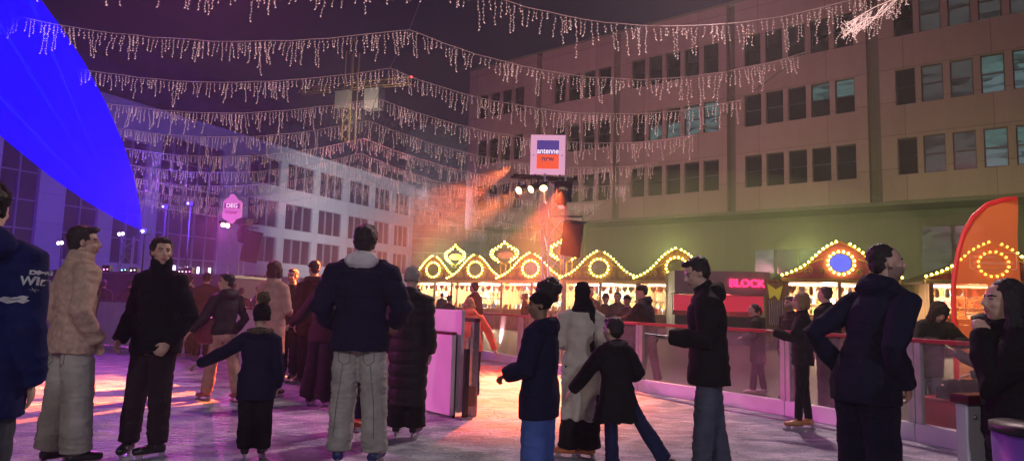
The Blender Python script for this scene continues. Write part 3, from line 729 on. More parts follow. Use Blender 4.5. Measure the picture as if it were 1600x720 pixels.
# ------------------------------------------------------------------ sky
wd_ = bpy.data.worlds.new('World'); sc.world = wd_; wd_.use_nodes = True; nt = wd_.node_tree
bg = nt.nodes['Background']; sky = nt.nodes.new('ShaderNodeTexSky'); sky.sky_type = 'NISHITA'; sky.sun_disc = False; sky.sun_elevation = R(-6); sky.sun_rotation = R(200)
sc1 = nt.nodes.new('ShaderNodeVectorMath'); sc1.operation = 'SCALE'; sc1.inputs['Scale'].default_value = .02; nt.links.new(sky.outputs[0], sc1.inputs[0])
ad = nt.nodes.new('ShaderNodeVectorMath'); ad.operation = 'ADD'; ad.inputs[1].default_value = (.0032,.0024,.0115); nt.links.new(sc1.outputs[0], ad.inputs[0])
nt.links.new(ad.outputs[0], bg.inputs['Color']); bg.inputs['Strength'].default_value = 1.0

# ------------------------------------------------------------------ barriers
def ang(a, b): return math.atan2(b[1]-a[1], b[0]-a[0])
GB = 'clear rink barrier panels'
nb_ = 0
lab_r = ['far end of the clear barrier below the first stalls','clear barrier panel right of the gate boards','clear barrier panel between gate and cap wearing man','clear barrier panel in front of the cap wearing man','clear barrier panel behind the man holding a phone','clear barrier panel before the ponytail woman','clear barrier panel behind the blond woman','clear barrier panel beside the bearded man','clear barrier panel under the hooded person','clear barrier panel behind the red box','clear barrier panel past the orange banner']
segs = []
acc = []
for (a_, b_) in zip(RB[:-1], RB[1:]):
    Ls = math.hypot(b_[0]-a_[0], b_[1]-a_[1]); n_ = max(1, round(Ls/2.1))
    for i in range(n_): segs.append(((a_[0]+(b_[0]-a_[0])*i/n_, a_[1]+(b_[1]-a_[1])*i/n_), (a_[0]+(b_[0]-a_[0])*(i+1)/n_, a_[1]+(b_[1]-a_[1])*(i+1)/n_)))
for i, (a_, b_) in enumerate(segs):
    Ls = math.hypot(b_[0]-a_[0], b_[1]-a_[1])-.012
    r_ = empty('rink_barrier', (a_[0], a_[1], -.05), ang(a_, b_), lab_r[min(i, len(lab_r)-1)], 'barrier', GB)
    q = MB(); q.box(0,Ls,-.05,.05,.0,.235); q.build('kick_plate', M_white, r_, bev=.006)
    q = MB(); q.box(0,Ls,-.045,.045,1.09,1.135); q.build('top_rail', M_rail, r_, bev=.008)
    for x_ in (0.0, Ls-.07): q = MB(); q.box(x_,x_+.07,-.03,.03,.235,1.09); q.build('post', mat('post_pale', (.45,.42,.42), .4, .2, var=.15), r_, bev=.004)
    q = MB(); q.box(.07,Ls-.07,-.006,.006,.235,1.09); q.build('clear_panel', M_plexi, r_)
print('segs', len(segs), segs)
# left divider of white boards
DV = [(-.64,8.02),(-6.92,15.3),(-13,19.0),(-22,20)]
k_ = 0; labs = ['white board panel ending the divider beside the gate','white board panel behind the man in grey trousers','white board panel behind the bearded pair','white board panel behind the beige coat woman','white board panel left of the beige coat woman','white board panel behind the girl in light trousers']
for (a_, b_) in zip(DV[:-1], DV[1:]):
    Ls = math.hypot(b_[0]-a_[0], b_[1]-a_[1]); n_ = round(Ls/1.9)
    for i in range(n_):
        s_ = Ls/n_; A_ = (a_[0]+(b_[0]-a_[0])*i/n_, a_[1]+(b_[1]-a_[1])*i/n_)
        lb_ = labs[k_] if k_ < len(labs) else 'white board panel at the far left end of the divider'
        r_ = empty('divider_board', (A_[0],A_[1],0), ang(a_, b_), lb_, 'barrier', 'white divider boards'); k_ += 1
        hgt = .95 if k_ == 1 else 1.08
        q = MB(); q.box(0,s_-.015,-.03,.03,.03,hgt); q.build('board', M_white, r_, bev=.006)
        q = MB(); q.box(0,s_-.015,-.04,.04,hgt,hgt+.035); q.build('top_rail', M_rail2, r_, bev=.006)
        q = MB(); q.box(0,s_-.015,-.034,-.030,.06,.09); q.box(0.0,.03,-.05,-.031,.0,.95); q.build('edge_strip', M_black, r_)
# gate: two parked board wings with metal posts
gd = math.atan2(.75,-.66)
c = on_ground(742, 650)
r_ = empty('gate_wing', (c.x, c.y, 0), gd, 'tall white gate wing with grey metal posts and dark top bar', 'gate')
q = MB(); q.box(.07,3.0,.14,.19,.05,1.24); q.build('board', M_white, r_, bev=.006)
q = MB(); q.box(.0,.06,-.03,.06,0,1.10); q.build('post', M_steel, r_, bev=.004); q = MB(); q.box(.10,.15,-.03,.05,0,.92); q.build('post', M_steel, r_, bev=.004)
q = MB(); q.box(.0,2.2,-.04,.04,1.10,1.15); q.build('top_bar', M_rail2, r_, bev=.008)
q = MB(); q.box(1.05,1.10,-.02,.02,.1,1.10); q.build('stile', M_steel, r_)
q = MB(); q.box(-.005,.08,.0,.12,.12,.35); q.build('latch_block', mat('brown_wood', (.16,.09,.05), .6, var=.3), r_)
q = MB()
for z_ in (.2,.62,1.08): q.ell((.3,.135,z_),.014); q.ell((1.6,.135,z_),.014)
q.build('bolt', M_steel, r_)
c = on_ground(728, 655)
r_ = empty('gate_post', (c.x, c.y, 0), gd, 'short dark steel sliding post between the two gate boards', 'post')
q = MB(); q.box(0,.035,-.03,.04,0,.80); q.build('channel', M_black, r_, bev=.004); q = MB(); q.box(-.03,.09,-.07,.08,0,.025); q.build('foot_plate', M_steel, r_)
# right white board, near
c = at(1510, 640, 3.35)
r_ = empty('entrance_board', (c.x, 3.35, 0), R(18), 'white board with dark red cap and screws at the near right corner', 'barrier')
q = MB(); q.box(0,1.6,0,.06,.04,.92); q.build('board', mat('white_board_near', (.50,.50,.55), .4, var=.1, scale=3, bump=.15, bscale=14), r_, bev=.008)
q = MB(); q.box(-.01,1.6,-.02,.08,.92,.965); q.build('top_rail', M_rail2, r_, bev=.008)
q = MB(); 
for z_ in (.12,.5,.86): q.ell((.05,-.003,z_),.010)
q.build('screw', M_steel, r_)
q = MB(); q.box(.0,.5,.02,.03,.965,1.22); q.build('clear_panel', M_plexi, r_)
# purple bin
c = at(1632, 655, 2.7)
r_ = empty('round_bin', (c.x, 2.7, 0), 0, 'purple round bin with dark rim at the lower right corner', 'bin')
q = MB(); q.tube([(0,0,.02),(0,0,.5),(0,0,.90)],[.15,.165,.175], n=40, dome=False); q.build('drum', mat('purple_plastic', (.13,.06,.35), .4, var=.15, bump=.2, bscale=8), r_, smooth=True)
q = MB(); q.tube([(0,0,.90),(0,0,.93)],[.182,.182], n=40, dome=False); q.build('rim', M_black, r_, smooth=True)
# red box
c = on_ground(1508, 690)
r_ = empty('seat_block', (c.x, c.y, 0), R(-55), 'red box seat standing on the ice below the clear barrier', 'seat')
q = MB(); q.box(-.35,.35,-.22,.22,0,.42); q.build('block', mat('red_plastic', (.42,.02,.02), .5, var=.2, scale=5, bump=.2, bscale=10), r_, bev=.02)
q = MB(); q.box(-.36,.36,-.23,.23,.42,.45); q.build('lid', M_rail, r_, bev=.01)
# ================================================================== trusses, lamps, signs
def truss(name, X, Y, z0, ztop, wd, label, rz=0, mt=M_alu, hint=0):
    r_ = empty(name, (X, Y, -.06), rz, label, 'lighting mast')
    P = [(-wd/2,-wd*.29),(wd/2,-wd*.29),(0,wd*.58)]
    for x_, y_ in P: q = MB(); q.bar((x_,y_,0),(x_,y_,ztop),.025,8); q.build('chord', mt, r_, smooth=True)
    q = MB(); n_ = int(ztop/.42)
    for i in range(n_):
        for j in range(3):
            a_, b_ = P[j], P[(j+1)%3]
            if i % 2: a_, b_ = b_, a_
            q.bar((a_[0],a_[1],i*.42+.05),(b_[0],b_[1],(i+1)*.42+.05),.010,5)
    q.build('lattice', mt, r_)
    q = MB(); q.box(-.5,.5,-.5,.5,0,.03); q.build('base_plate', M_black, r_)
    return r_
TY = 15.5
T1 = at(862, 420, TY); tx = T1.x
mast = truss('truss_tower', tx, TY, 0, 4.35, .50, 'slim aluminium truss tower carrying the square radio sign', R(12))
q = MB(); q.bar((-.95,0,4.30),(.55,0,4.30),.03,10); q.bar((-.95,.25,4.30),(.55,.25,4.30),.03,10); q.bar((-.3,0,4.18),(.45,0,4.18),.02,8); q.build('cross_bar', M_black, mast, smooth=True)
# sign
c = at(856, 242, TY-.1)
sg = empty('advertising_sign', (c.x, TY-.1, c.z), R(-3), 'square white framed sign lettered antenne nrw in blue and orange', 'sign')
sw_ = .40; sh_ = .46
q = MB(); q.box(-sw_,sw_,-.04,.04,-sh_,sh_); q.build('frame', emis('sign_white_lit', (1,.45,.72), .55, (.7,.6,.65)), sg, bev=.008)
q = MB(); q.box(-.255,.255,-.046,-.041,.0,.33); q.build('upper_field', emis('sign_navy', (.10,.05,.36), .6, (.03,.03,.15)), sg)
q = MB(); q.box(-.255,.255,-.046,-.041,-.335,-.0); q.build('lower_field', emis('sign_orange', (1,.10,.03), .75, (.6,.1,.02)), sg)
MX = Matrix.Translation((0,-.05,.075)) @ Matrix.Rotation(R(90),4,'X')
text_mesh('antenne', .185, .004, emis('sign_letters_white', (1,.8,.92), 1.0, (.8,.8,.8)), 'lettering', sg, MX, .002, sx=.84)
MX = Matrix.Translation((0,-.05,-.10)) @ Matrix.Rotation(R(90),4,'X')
text_mesh('nrw', .19, .004, emis('sign_letters_navy', (.04,.02,.12), .4, (.02,.02,.1)), 'lettering', sg, MX, .002, sx=.95)
q = MB()
for sx_ in (-.33,.33): q.ell((sx_,-.045,-.02),.014)
q.build('bolt', M_black, sg)
q = MB(); q.box(-.3,-.26,-.02,.02,-sh_-.12,-sh_); q.box(.26,.3,-.02,.02,-sh_-.12,-sh_); q.build('bracket', M_black, sg)
def par_can(px, py, Y, target, col, label, group, s=1.0, em=8, nm='stage_lamp'):
    c = at(px, py, Y); d = (Vector(target)-c).normalized(); M = d.to_track_quat('Z','Y').to_matrix().to_4x4()
    r_ = empty(nm, c, 0, label, 'lamp', group)
    q = MB(); q.tube([M@Vector((0,0,-.22*s)), M@Vector((0,0,-.16*s)), M@Vector((0,0,-.02*s)), M@Vector((0,0,.03*s))],[.05*s,.085*s,.095*s,.105*s], n=18, dome=False); q.build('can', M_black, r_, smooth=True)
    q = MB(); q.tube([M@Vector((0,0,.031*s)), M@Vector((0,0,.038*s))],[.088*s,.085*s], n=18, dome=False); q.build('lens', emis('lens_%s' % nm+str(len(_m)), col, em), r_)
    q = MB(); q.tube([M@Vector((.11*s,0,-.08*s)), M@Vector((.11*s,0,-.08*s))+Vector((0,0,.2*s)), M@Vector((-.11*s,0,-.08*s))+Vector((0,0,.2*s)), M@Vector((-.11*s,0,-.08*s))],[.012*s]*4, n=6); q.build('yoke', M_black, r_)
    return c, d
def spot(name, loc, tgt, col, W, deg, blend=.3, rad=.05):
    l = bpy.data.lights.new(name, 'SPOT'); l.color = col; l.energy = W; l.spot_size = R(deg); l.spot_blend = blend; l.shadow_soft_size = rad
    o = bpy.data.objects.new(name, l); COL.objects.link(o); o.location = loc; o.rotation_euler = (Vector(tgt)-Vector(loc)).to_track_quat('-Z','Y').to_euler(); return o
def point(name, loc, col, W, rad=.15):
    l = bpy.data.lights.new(name, 'POINT'); l.color = col; l.energy = W; l.shadow_soft_size = rad
    if name in ('bulb_glow_light','arcade_light'): l.specular_factor = 0
    o = bpy.data.objects.new(name, l); COL.objects.link(o); o.location = loc; return o
def area(name, loc, tgt, col, W, sx, sy):
    l = bpy.data.lights.new(name, 'AREA'); l.color = col; l.energy = W; l.shape = 'RECTANGLE'; l.size = sx; l.size_y = sy
    o = bpy.data.objects.new(name, l); COL.objects.link(o); o.location = loc; o.rotation_euler = (Vector(tgt)-Vector(loc)).to_track_quat('-Z','Y').to_euler(); return o
OR = (1,.20,.055)
tA = on_ground(215, 605); tB = on_ground(330, 590); tC = on_ground(870, 605)
cA, dA = par_can(812, 297, TY-.25, tA, (1,.42,.18), 'leftmost of three orange lamps under the radio sign', 'orange lamps on the truss')
cB, dB = par_can(831, 295, TY-.25, tB, (1,.45,.2), 'middle of three orange lamps under the radio sign', 'orange lamps on the truss')
cC, dC = par_can(849, 293, TY-.25, tC, (1,.45,.2), 'rightmost of three orange lamps, nearest the truss', 'orange lamps on the truss')
spot('orange_spot_light', cA+dA*.08, tA, OR, 20000, 22, .2)
spot('orange_spot_light', cB+dB*.08, tB, OR, 15000, 18, .2)
spot('orange_spot_light', cC+dC*.08, tC, (1,.24,.08), 3500, 44, .5)
# moving head right of the truss, box and speaker
c = at(880, 300, TY-.2); r_ = empty('moving_head_lamp', c, R(20), 'dark moving head lamp with red lens hanging right of the truss', 'lamp')
q = MB(); q.box(-.17,.17,-.13,.13,.10,.24); q.build('base', M_black, r_, bev=.02)
q = MB(); q.box(-.19,-.13,-.06,.06,-.22,.12); q.box(.13,.19,-.06,.06,-.22,.12); q.build('yoke', M_black, r_, bev=.01)
q = MB(); q.tube([(-.0,0,.02),(-.03,-.02,-.15),(-.07,-.06,-.32)],[.10,.13,.10], n=18); q.build('head', M_blackpl, r_, smooth=True)
q = MB(); q.tube([(-.072,-.065,-.345),(-.078,-.07,-.365)],[.075,.07], n=16, dome=False); q.build('lens', emis('red_lens', (1,.12,.12), 2.5), r_)
c = at(849, 330, TY-.3); r_ = empty('junction_box', c, R(12), 'pink lit flat box fixed on the left side of the truss', 'box')
q = MB(); q.box(-.09,.09,-.04,.04,-.28,.18); q.build('case', mat('pale_case', (.5,.4,.42), .5, var=.1), r_, bev=.01); q = MB(); q.ell((0,-.045,-.2),.012); q.build('knob', M_black, r_)
c = at(896, 372, TY-.3); r_ = empty('loudspeaker', c, R(-16), 'large black loudspeaker hanging on a bar right of the truss', 'speaker')
Mt = Matrix.Rotation(R(9),4,'Y') @ Matrix.Rotation(R(14),4,'X')
q = MB(); q.box(-.23,.23,-.18,.2,-.40,.38,Mt); q.build('cabinet', M_blackpl, r_, bev=.02)
q = MB(); q.box(-.20,.20,-.19,-.182,-.37,.35,Mt); q.build('grille', mat('grille', (.03,.03,.032), .6, .4, var=.3, scale=150), r_)
q = MB(); q.tube([(-.2,0,.34),(-.2,0,.50),(.2,0,.50),(.2,0,.34)],[.015]*4); q.bar((-.55,.1,.50),(.15,.1,.50),.025,8); q.build('bracket', M_steel, r_)
# far left truss with the pink sign
LY = 25.0; c = at(370, 400, LY)
m2 = truss('truss_tower', c.x, LY, 0, 4.1, .55, 'pink lit truss tower below the ornate winter sign', R(10))
q = MB(); q.bar((-.7,0,4.05),(.7,0,4.05),.04,8); q.build('cross_bar', M_black, m2)
c = at(363, 327, LY-.3); sg = empty('ornate_sign', c, R(-4), 'pink ornate sign with DEG lettering on the far truss', 'sign')
pts = []
for i in range(40):
    a = 2*math.pi*i/40; r0 = 1+.09*math.cos(6*a)+.05*math.cos(3*a+1); pts.append((.36*r0*math.sin(a), .50*r0*math.cos(a)))
q = MB(); q.prism(pts, -.05, .05); q.build('panel', emis('pink_sign_lit', (1,.22,.75), .55, (.7,.3,.5)), sg)
q = MB(); q.box(-.28,.30,-.065,-.055,.02,.22); q.build('name_strip', emis('pink_sign_dark', (.5,.05,.4), .4, (.3,.05,.2)), sg)
MX = Matrix.Translation((.01,-.07,.12)) @ Matrix.Rotation(R(90),4,'X'); text_mesh('DEG', .22, .004, emis('pink_letters', (1,.6,.95), 1.2), 'lettering', sg, MX, .004)
MX = Matrix.Translation((.0,-.07,-.12)) @ Matrix.Rotation(R(90),4,'X'); text_mesh('Winter', .2, .004, emis('pink_sign_dark', (.5,.05,.4), .4), 'lettering', sg, MX, .004, sx=.8)
for i, (px_, py_) in enumerate(((349,351),(356,352))):
    cc, dd = par_can(px_, py_, LY-.3, (-9,13,0), (1,.35,.30), ['left one of two small lamps on the far pink truss','right one of two small lamps on the far pink truss'][i], 'lamps on the far truss', .9, 14)
spot('magenta_spot_light', at(352,352,LY-.6), (-6.5,11,0), (.90,.10,.60), 3600, 78, .6, .1)
c = at(393, 385, LY-.2); r_ = empty('loudspeaker', c, R(20), 'small black loudspeaker hanging beside the far pink truss', 'speaker')
q = MB(); q.box(-.3,.3,-.2,.2,-.55,.55,Mt); q.build('cabinet', M_blackpl, r_, bev=.02); q = MB(); q.bar((-.5,0,.68),(.2,0,.68),.03); q.bar((0,0,.5),(0,0,.7),.02); q.build('bracket', M_steel, r_)
c = at(383, 350, LY-.2); r_ = empty('moving_head_lamp', c, R(-20), 'dark moving head lamp under the far ornate sign', 'lamp')
q = MB(); q.box(-.28,.2,-.2,.2,-.05,.2); q.build('base', M_black, r_, bev=.02); q = MB(); q.tube([(-.05,0,-.05),(-.05,-.05,-.35),(0,-.1,-.65)],[.17,.2,.15], n=14); q.build('head', M_blackpl, r_, smooth=True)
# third truss, far left
c = at(199, 410, 27); m3 = truss('truss_tower', c.x, 27, 0, 3.6, .5, 'far short truss tower in the blue haze behind the dark jacket man', R(5))
for i, (px_, py_, lab) in enumerate(((95,380,'small white lamp glowing above the fleece jacket man'),(190,366,'pair of white lamps glowing beside the laser source'),(258,323,'tiny blue white lamp high on the glass hall'),(297,318,'tiny lamp to the right of the laser source'))):
    c = at(px_, py_, 30); r_ = empty('flood_lamp', c, 0, lab, 'lamp')
    q = MB(); q.box(-.16,.16,-.05,.1,-.09,.09); q.build('housing', M_black, r_); q = MB(); s_ = .07 if i < 2 else .035
    q.ell((-.07,-.06,0),(s_,.02,s_)); q.ell((.08,-.06,.02),(s_,.02,s_)) if i < 2 else None; q.build('lens', emis('white_lens%d' % i, (1,.85,.95) if i < 2 else (.6,.7,1), 10), r_)
    q = MB(); q.bar((0,.1,0),(0,.1,-c.z+.0),.04); q.build('pole', M_black, r_)

# laser projector and its fan of light
lp = at(222, 361, 28)
r_ = empty('laser_projector', lp, 0, 'small laser projector at the point of the blue light fan', 'projector')
q = MB(); q.box(-.15,.15,.05,.4,-.12,.12); q.build('case', M_black, r_); q = MB(); q.ell((0,.03,0),.05); q.build('aperture', emis('laser_white', (.45,.6,1), 30), r_)
q = MB(); q.bar((0,.25,-.1),(0,.25,-lp.z),.04); q.build('stand', M_black, r_)
def volmat(name, col, s, dens=0):
    mt = bpy.data.materials.new(name); mt.use_nodes = True; nt = mt.node_tree; nt.nodes.clear(); o_ = nt.nodes.new('ShaderNodeOutputMaterial')
    v = nt.nodes.new('ShaderNodeEmission'); v.inputs['Color'].default_value = (*col,1); v.inputs['Strength'].default_value = s
    if dens:
        ab = nt.nodes.new('ShaderNodeVolumeAbsorption'); ab.inputs['Color'].default_value = (0,0,0,1); ab.inputs['Density'].default_value = dens; ad_ = nt.nodes.new('ShaderNodeAddShader')
        nt.links.new(v.outputs[0], ad_.inputs[0]); nt.links.new(ab.outputs[0], ad_.inputs[1]); nt.links.new(ad_.outputs[0], o_.inputs['Volume'])
    else: nt.links.new(v.outputs[0], o_.inputs['Volume'])
    return mt
UP = [(222,360),(219,322),(208,270),(192,222),(165,160),(132,98),(92,38),(62,-2),(20,-60),(-60,-150)]
LO = [(222,361),(180,342),(130,312),(80,277),(40,245),(0,212),(-50,172),(-110,125),(-190,60),(-300,-30)]
YS = [28,26.5,25,23.5,22,20.5,19,17.5,15.5,13]
q = MB(); ring = []; K = len(UP); N = 16
for i in range(K):
    a_ = at(*UP[i], YS[i]); b_ = at(*LO[i], YS[i]); c_ = (a_+b_)/2; h_ = (a_-b_)/2; dv = (c_-CAM).normalized(); th_ = .03+.9*min(1, i/4)
    for j in range(N):
        t_ = 2*math.pi*j/N; ct, st = math.cos(t_), math.sin(t_); ring.append(c_ + h_*math.copysign(abs(ct)**.35, ct) + dv*th_*math.copysign(abs(st)**.35, st))
q.add(ring, [(i*N+j, i*N+(j+1)%N, (i+1)*N+(j+1)%N, (i+1)*N+j) for i in range(K-1) for j in range(N)] + [tuple(range(N-1,-1,-1)), tuple((K-1)*N+j for j in range(N))])
fan = q.build('laser_light', volmat('blue_laser_air', (.0,.0,1), 6.0, 5.0), None, fix=True)
tag(fan, 'solid curved fan of blue laser light spreading to the upper left', 'laser light')
q = MB()
for (px_, py_, Yb) in ((30,-40,12),(-30,-10,12),(-60,90,12)):
    q.tube([lp-Vector((0,1.2,0)), at(px_,py_,Yb)],[.004,.035], n=8, dome=False)
b_ = q.build('beam', volmat('bright_laser_air', (.02,.06,1), 1.6), None, fix=True); b_.parent = fan

# DJ platform, dark purple panels
c = at(150, 450, 22)
r_ = empty('stage_platform', (c.x-2.5, 22, -.06), R(-4), 'dark purple stage platform with equipment behind the fleece jacket man', 'stage')
q = MB(); q.box(-6,6.8,0,3.5,0,1.95); q.build('front_panel', mat('stage_cloth', (.07,.05,.11), .7, var=.2, scale=2, bump=.4, bscale=4), r_, bev=.02)
q = MB(); q.box(-6.1,6.9,-.08,3.5,1.95,2.03); q.build('desk_top', mat('desk', (.18,.14,.2), .4, var=.1), r_)
for i in range(9):
    x_ = 2.0+i*.45+.1*math.sin(i*3)
    b_ = MB(); b_.box(-.12,.12,-.1,.1,0,.10+.05*(i%3)); o = b_.build('mixer', M_black, None); o.location = r_.matrix_world @ Vector((0,0,0)); o.location = (c.x-2.5+x_, 21.9+.1*(i%2), 1.97); tag(o, 'small black mixing unit on the stage desk', 'equipment', 'mixing units on the stage desk')
    b_ = MB(); b_.ell((-.05,-.11,.06),.02); b_.ell((.06,-.11,.07),.016); b_ = b_.build('indicator_light', emis(['led_c','led_w','led_p'][i%3], [(.3,.7,1),(1,.9,1),(1,.3,.8)][i%3], 6), o)
q = MB()
# bar counter further right with cyan screens
c = at(400, 440, 19.5)
r_ = empty('bar_counter', (c.x, 19.5, -.06), R(-12), 'long pale bar counter glowing cyan behind the beige coat woman', 'counter')
q = MB(); q.box(-3.2,4.2,0,.8,0,1.22); q.build('front', mat('bar_front', (.3,.25,.32), .5, var=.1), r_, bev=.01); q = MB(); q.box(-3.3,4.3,-.1,.9,1.22,1.28); q.build('top', M_white, r_, bev=.01)
for i, x_ in enumerate((-1.9,-.6,.5,2.6)):
    p_ = r_.location + Vector((math.cos(R(-12))*x_, math.sin(R(-12))*x_, 1.28)); o = MB(); o.box(-.16,.16,0,.03,.02,.24); o.box(-.03,.03,0,.05,0,.02); o = o.build('screen', M_black, None); o.location = p_
    tag(o, ['cyan screen left on the bar counter','pink white screen on the bar counter','white till screen behind the beige coat woman','cyan screen right of the bearded man'][i], 'screen')
    q = MB(); q.box(-.14,.14,-.006,-.001,.04,.22); q.build('display', emis('disp%d' % i, [(.1,.7,1),(1,.6,.8),(.7,.9,1),(.05,.75,1)][i], 2.2), o)

# ------------------------------------------------------------------ icicle light garlands
M_wire = emis('icicle_wire_painted_glow', (1,.52,.48), .24, (.22,.19,.18))  # wires seem unlit; emission stands in for pink light on them
M_led = emis('icicle_led_painted_glow', (1,.60,.54), 1.15, (.3,.26,.26))  # soft emission imitates the pink light caught by the strings
def drop_mesh(L_, seed):
    rn = random.Random(seed); q = MB(); p = Vector((0,0,0)); pts = [p.copy()]; n_ = max(3, int(L_/.065)); dx = 0
    for i in range(n_):
        dx = dx*.6+rn.uniform(-.009,.009); p = p+Vector((dx, rn.uniform(-.01,.01), -L_/n_)); pts.append(p.copy())
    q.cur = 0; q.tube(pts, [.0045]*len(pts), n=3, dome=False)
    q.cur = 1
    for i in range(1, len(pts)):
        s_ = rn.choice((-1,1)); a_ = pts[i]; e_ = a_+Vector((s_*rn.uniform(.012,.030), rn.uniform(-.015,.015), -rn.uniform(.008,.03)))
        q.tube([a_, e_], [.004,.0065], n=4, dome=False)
    q.ell(pts[-1], .012, None, 5, 4)
    return q
protos = []
for i in range(14):
    L_ = [.22,.3,.35,.4,.45,.5,.55,.6,.7,.8,.28,.38,.48,.65][i]
    q = drop_mesh(L_, i); q2 = drop_mesh([.3,.2,.5,.25,.6,.35][i%6], i+40); q.cur = 0
    q.v += [(a+.13,b,c_) for a,b,c_ in q2.v]; n0 = len(q.v)-len(q2.v); q.f += [tuple(k+n0 for k in f_) for f_ in q2.f]; q.mi += q2.mi
    q2 = drop_mesh([.2,.45,.3,.6,.25,.4,.7][i%7], i+90); q.v += [(a-.11,b,c_) for a,b,c_ in q2.v]; n0 = len(q.v)-len(q2.v); q.f += [tuple(k+n0 for k in f_) for f_ in q2.f]; q.mi += q2.mi
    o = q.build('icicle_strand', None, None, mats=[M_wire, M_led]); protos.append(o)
protos_me = [p_.data for p_ in protos]
def catenary(A, B, sag, n_):
    return [A+(B-A)*(i/n_) - Vector((0,0,1))*sag*4*(i/n_)*(1-i/n_) for i in range(n_+1)]
GL = 'icicle light garlands over the rink'
glabs = ['nearest icicle garland crossing the top edge of the picture','second icicle garland peaking on the sloping cable','third icicle garland with its peak under the second one','fourth icicle garland in front of the crane','fifth icicle garland just below the crane','sixth icicle garland above the pale building roof','seventh icicle garland across the pale facade','eighth icicle garland across the pale facade','ninth icicle garland low over the stalls','farthest lowest icicle garland behind the sign']
used = set(); apexes = []; rights = []
for gi in range(10):
    Yg = 13.9+3.05*gi
    ax = (-1.9, -2.8, -3.85, -4.85, -5.75, -6.6, -7.4, -8.2, -9.0, -9.8)[gi]
    ap = Vector((ax, Yg, 8.30)); rt = Vector((8.1-.62*gi, Yg, 8.35-.36*gi)); lf = Vector((-16.5-.9*gi, Yg+.5, 9.9-.28*gi)); apexes.append(ap); rights.append(rt)
    sagl = .9+.03*gi; sagr = (1.05,1.0,.85,.8,.8,.7,.7,.7,.6,.6)[gi]
    P_ = catenary(lf, ap, sagl, 28)[:-1] + catenary(ap, rt, sagr, 24)
    root = empty('light_garland', ap, 0, glabs[gi], 'light garland', GL)
    rn = random.Random(gi+50)
    P_ = [p + Vector((0,0,rn.uniform(-.02,.02))) for p in P_]
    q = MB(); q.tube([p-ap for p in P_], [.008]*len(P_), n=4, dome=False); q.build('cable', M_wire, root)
    seglen = [0]; 
    for a_, b_ in zip(P_[:-1], P_[1:]): seglen.append(seglen[-1]+(b_-a_).length)
    s_ = .15; cnt = 0; first = True
    step = .30
    while s_ < seglen[-1]-.1 and cnt < 98:
        i = max(j for j in range(len(seglen)) if seglen[j] <= s_); t_ = (s_-seglen[i])/max(1e-6, seglen[i+1]-seglen[i]); p = P_[i].lerp(P_[i+1], t_)-ap
        k_ = rn.randrange(14)
        if k_ not in used: o = protos[k_]; used.add(k_)
        else: o = protos[k_].copy(); COL.objects.link(o)
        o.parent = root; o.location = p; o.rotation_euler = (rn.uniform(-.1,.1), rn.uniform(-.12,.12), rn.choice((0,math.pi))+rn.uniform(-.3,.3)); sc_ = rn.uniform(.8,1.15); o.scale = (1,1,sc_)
        s_ += rn.choice((.12,.2,.28,.34,.42)); cnt += 1
for k_ in range(14):
    if k_ not in used: bpy.data.objects.remove(protos[k_])
# knotted bundle end of the nearest garland
rt = rights[0]; root = [o for o in COL.objects if o.get('label') == glabs[0]][0]
q = MB(); rn = random.Random(5); e0 = at(1408,-6,14); e1 = at(1322,38,13.6)
for i in range(16):
    a_ = e0.lerp(e1, rn.random()*.9); 
    q.tube([a_, a_.lerp(e1,.4)+Vector((rn.uniform(-.1,.1),0,rn.uniform(-.25,-.05))), a_.lerp(e1,.75)+Vector((rn.uniform(-.1,.1),0,rn.uniform(-.35,0))), e1+Vector((rn.uniform(-.15,.2),rn.uniform(-.05,.05),rn.uniform(-.35,.12)))], [.0055]*4, n=4)
q.tube([e0,e0.lerp(e1,.5)+Vector((0,0,.05)),e1],[.008]*3, n=4)
for i in range(16):
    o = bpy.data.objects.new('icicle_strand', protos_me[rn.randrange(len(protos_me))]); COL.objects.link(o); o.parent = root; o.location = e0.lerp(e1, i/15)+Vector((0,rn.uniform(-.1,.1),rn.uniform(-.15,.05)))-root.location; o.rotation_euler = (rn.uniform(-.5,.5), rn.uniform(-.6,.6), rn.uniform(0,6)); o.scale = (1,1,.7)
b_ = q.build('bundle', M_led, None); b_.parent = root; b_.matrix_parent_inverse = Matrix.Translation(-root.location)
q = MB(); 
A_ = [apexes[0]+(apexes[0]-apexes[1])*3] + apexes
for a_, b_ in zip(A_[:-1], A_[1:]): q.bar(a_, b_, .009, 5)
o = q.build('support_cable', M_steel); tag(o, 'thin steel cable running away over the garland peaks', 'cable')
q = MB(); A_ = [rights[0]+(rights[0]-rights[1])*3] + rights
for a_, b_ in zip(A_[:-1], A_[1:]): q.bar(a_, b_, .012, 5)
o = q.build('support_cable', M_steel); tag(o, 'steel cable holding the right ends of the garlands', 'cable')
# ================================================================== market stalls
def wood(name, col, sc_=1.0):
    mt, nt, bs = _nodes(name); L = nt.links.new; tc = nt.nodes.new('ShaderNodeTexCoord')
    mp = nt.nodes.new('ShaderNodeMapping'); mp.inputs['Scale'].default_value = (9*sc_, 9*sc_, .8*sc_); L(tc.outputs['Object'], mp.inputs[0])
    n = nt.nodes.new('ShaderNodeTexNoise'); n.inputs['Scale'].default_value = 1.4; n.inputs['Detail'].default_value = 8; n.inputs['Distortion'].default_value = .8; L(mp.outputs[0], n.inputs['Vector'])
    r = nt.nodes.new('ShaderNodeMapRange'); r.inputs['From Min'].default_value = .3; r.inputs['From Max'].default_value = .7; r.inputs['To Min'].default_value = .5; r.inputs['To Max'].default_value = 1.35; L(n.outputs['Fac'], r.inputs['Value'])
    v = nt.nodes.new('ShaderNodeVectorMath'); v.operation = 'SCALE'; v.inputs[0].default_value = col; L(r.outputs[0], v.inputs['Scale']); L(v.outputs[0], bs.inputs['Base Color']); bs.inputs['Roughness'].default_value = .55; return mt
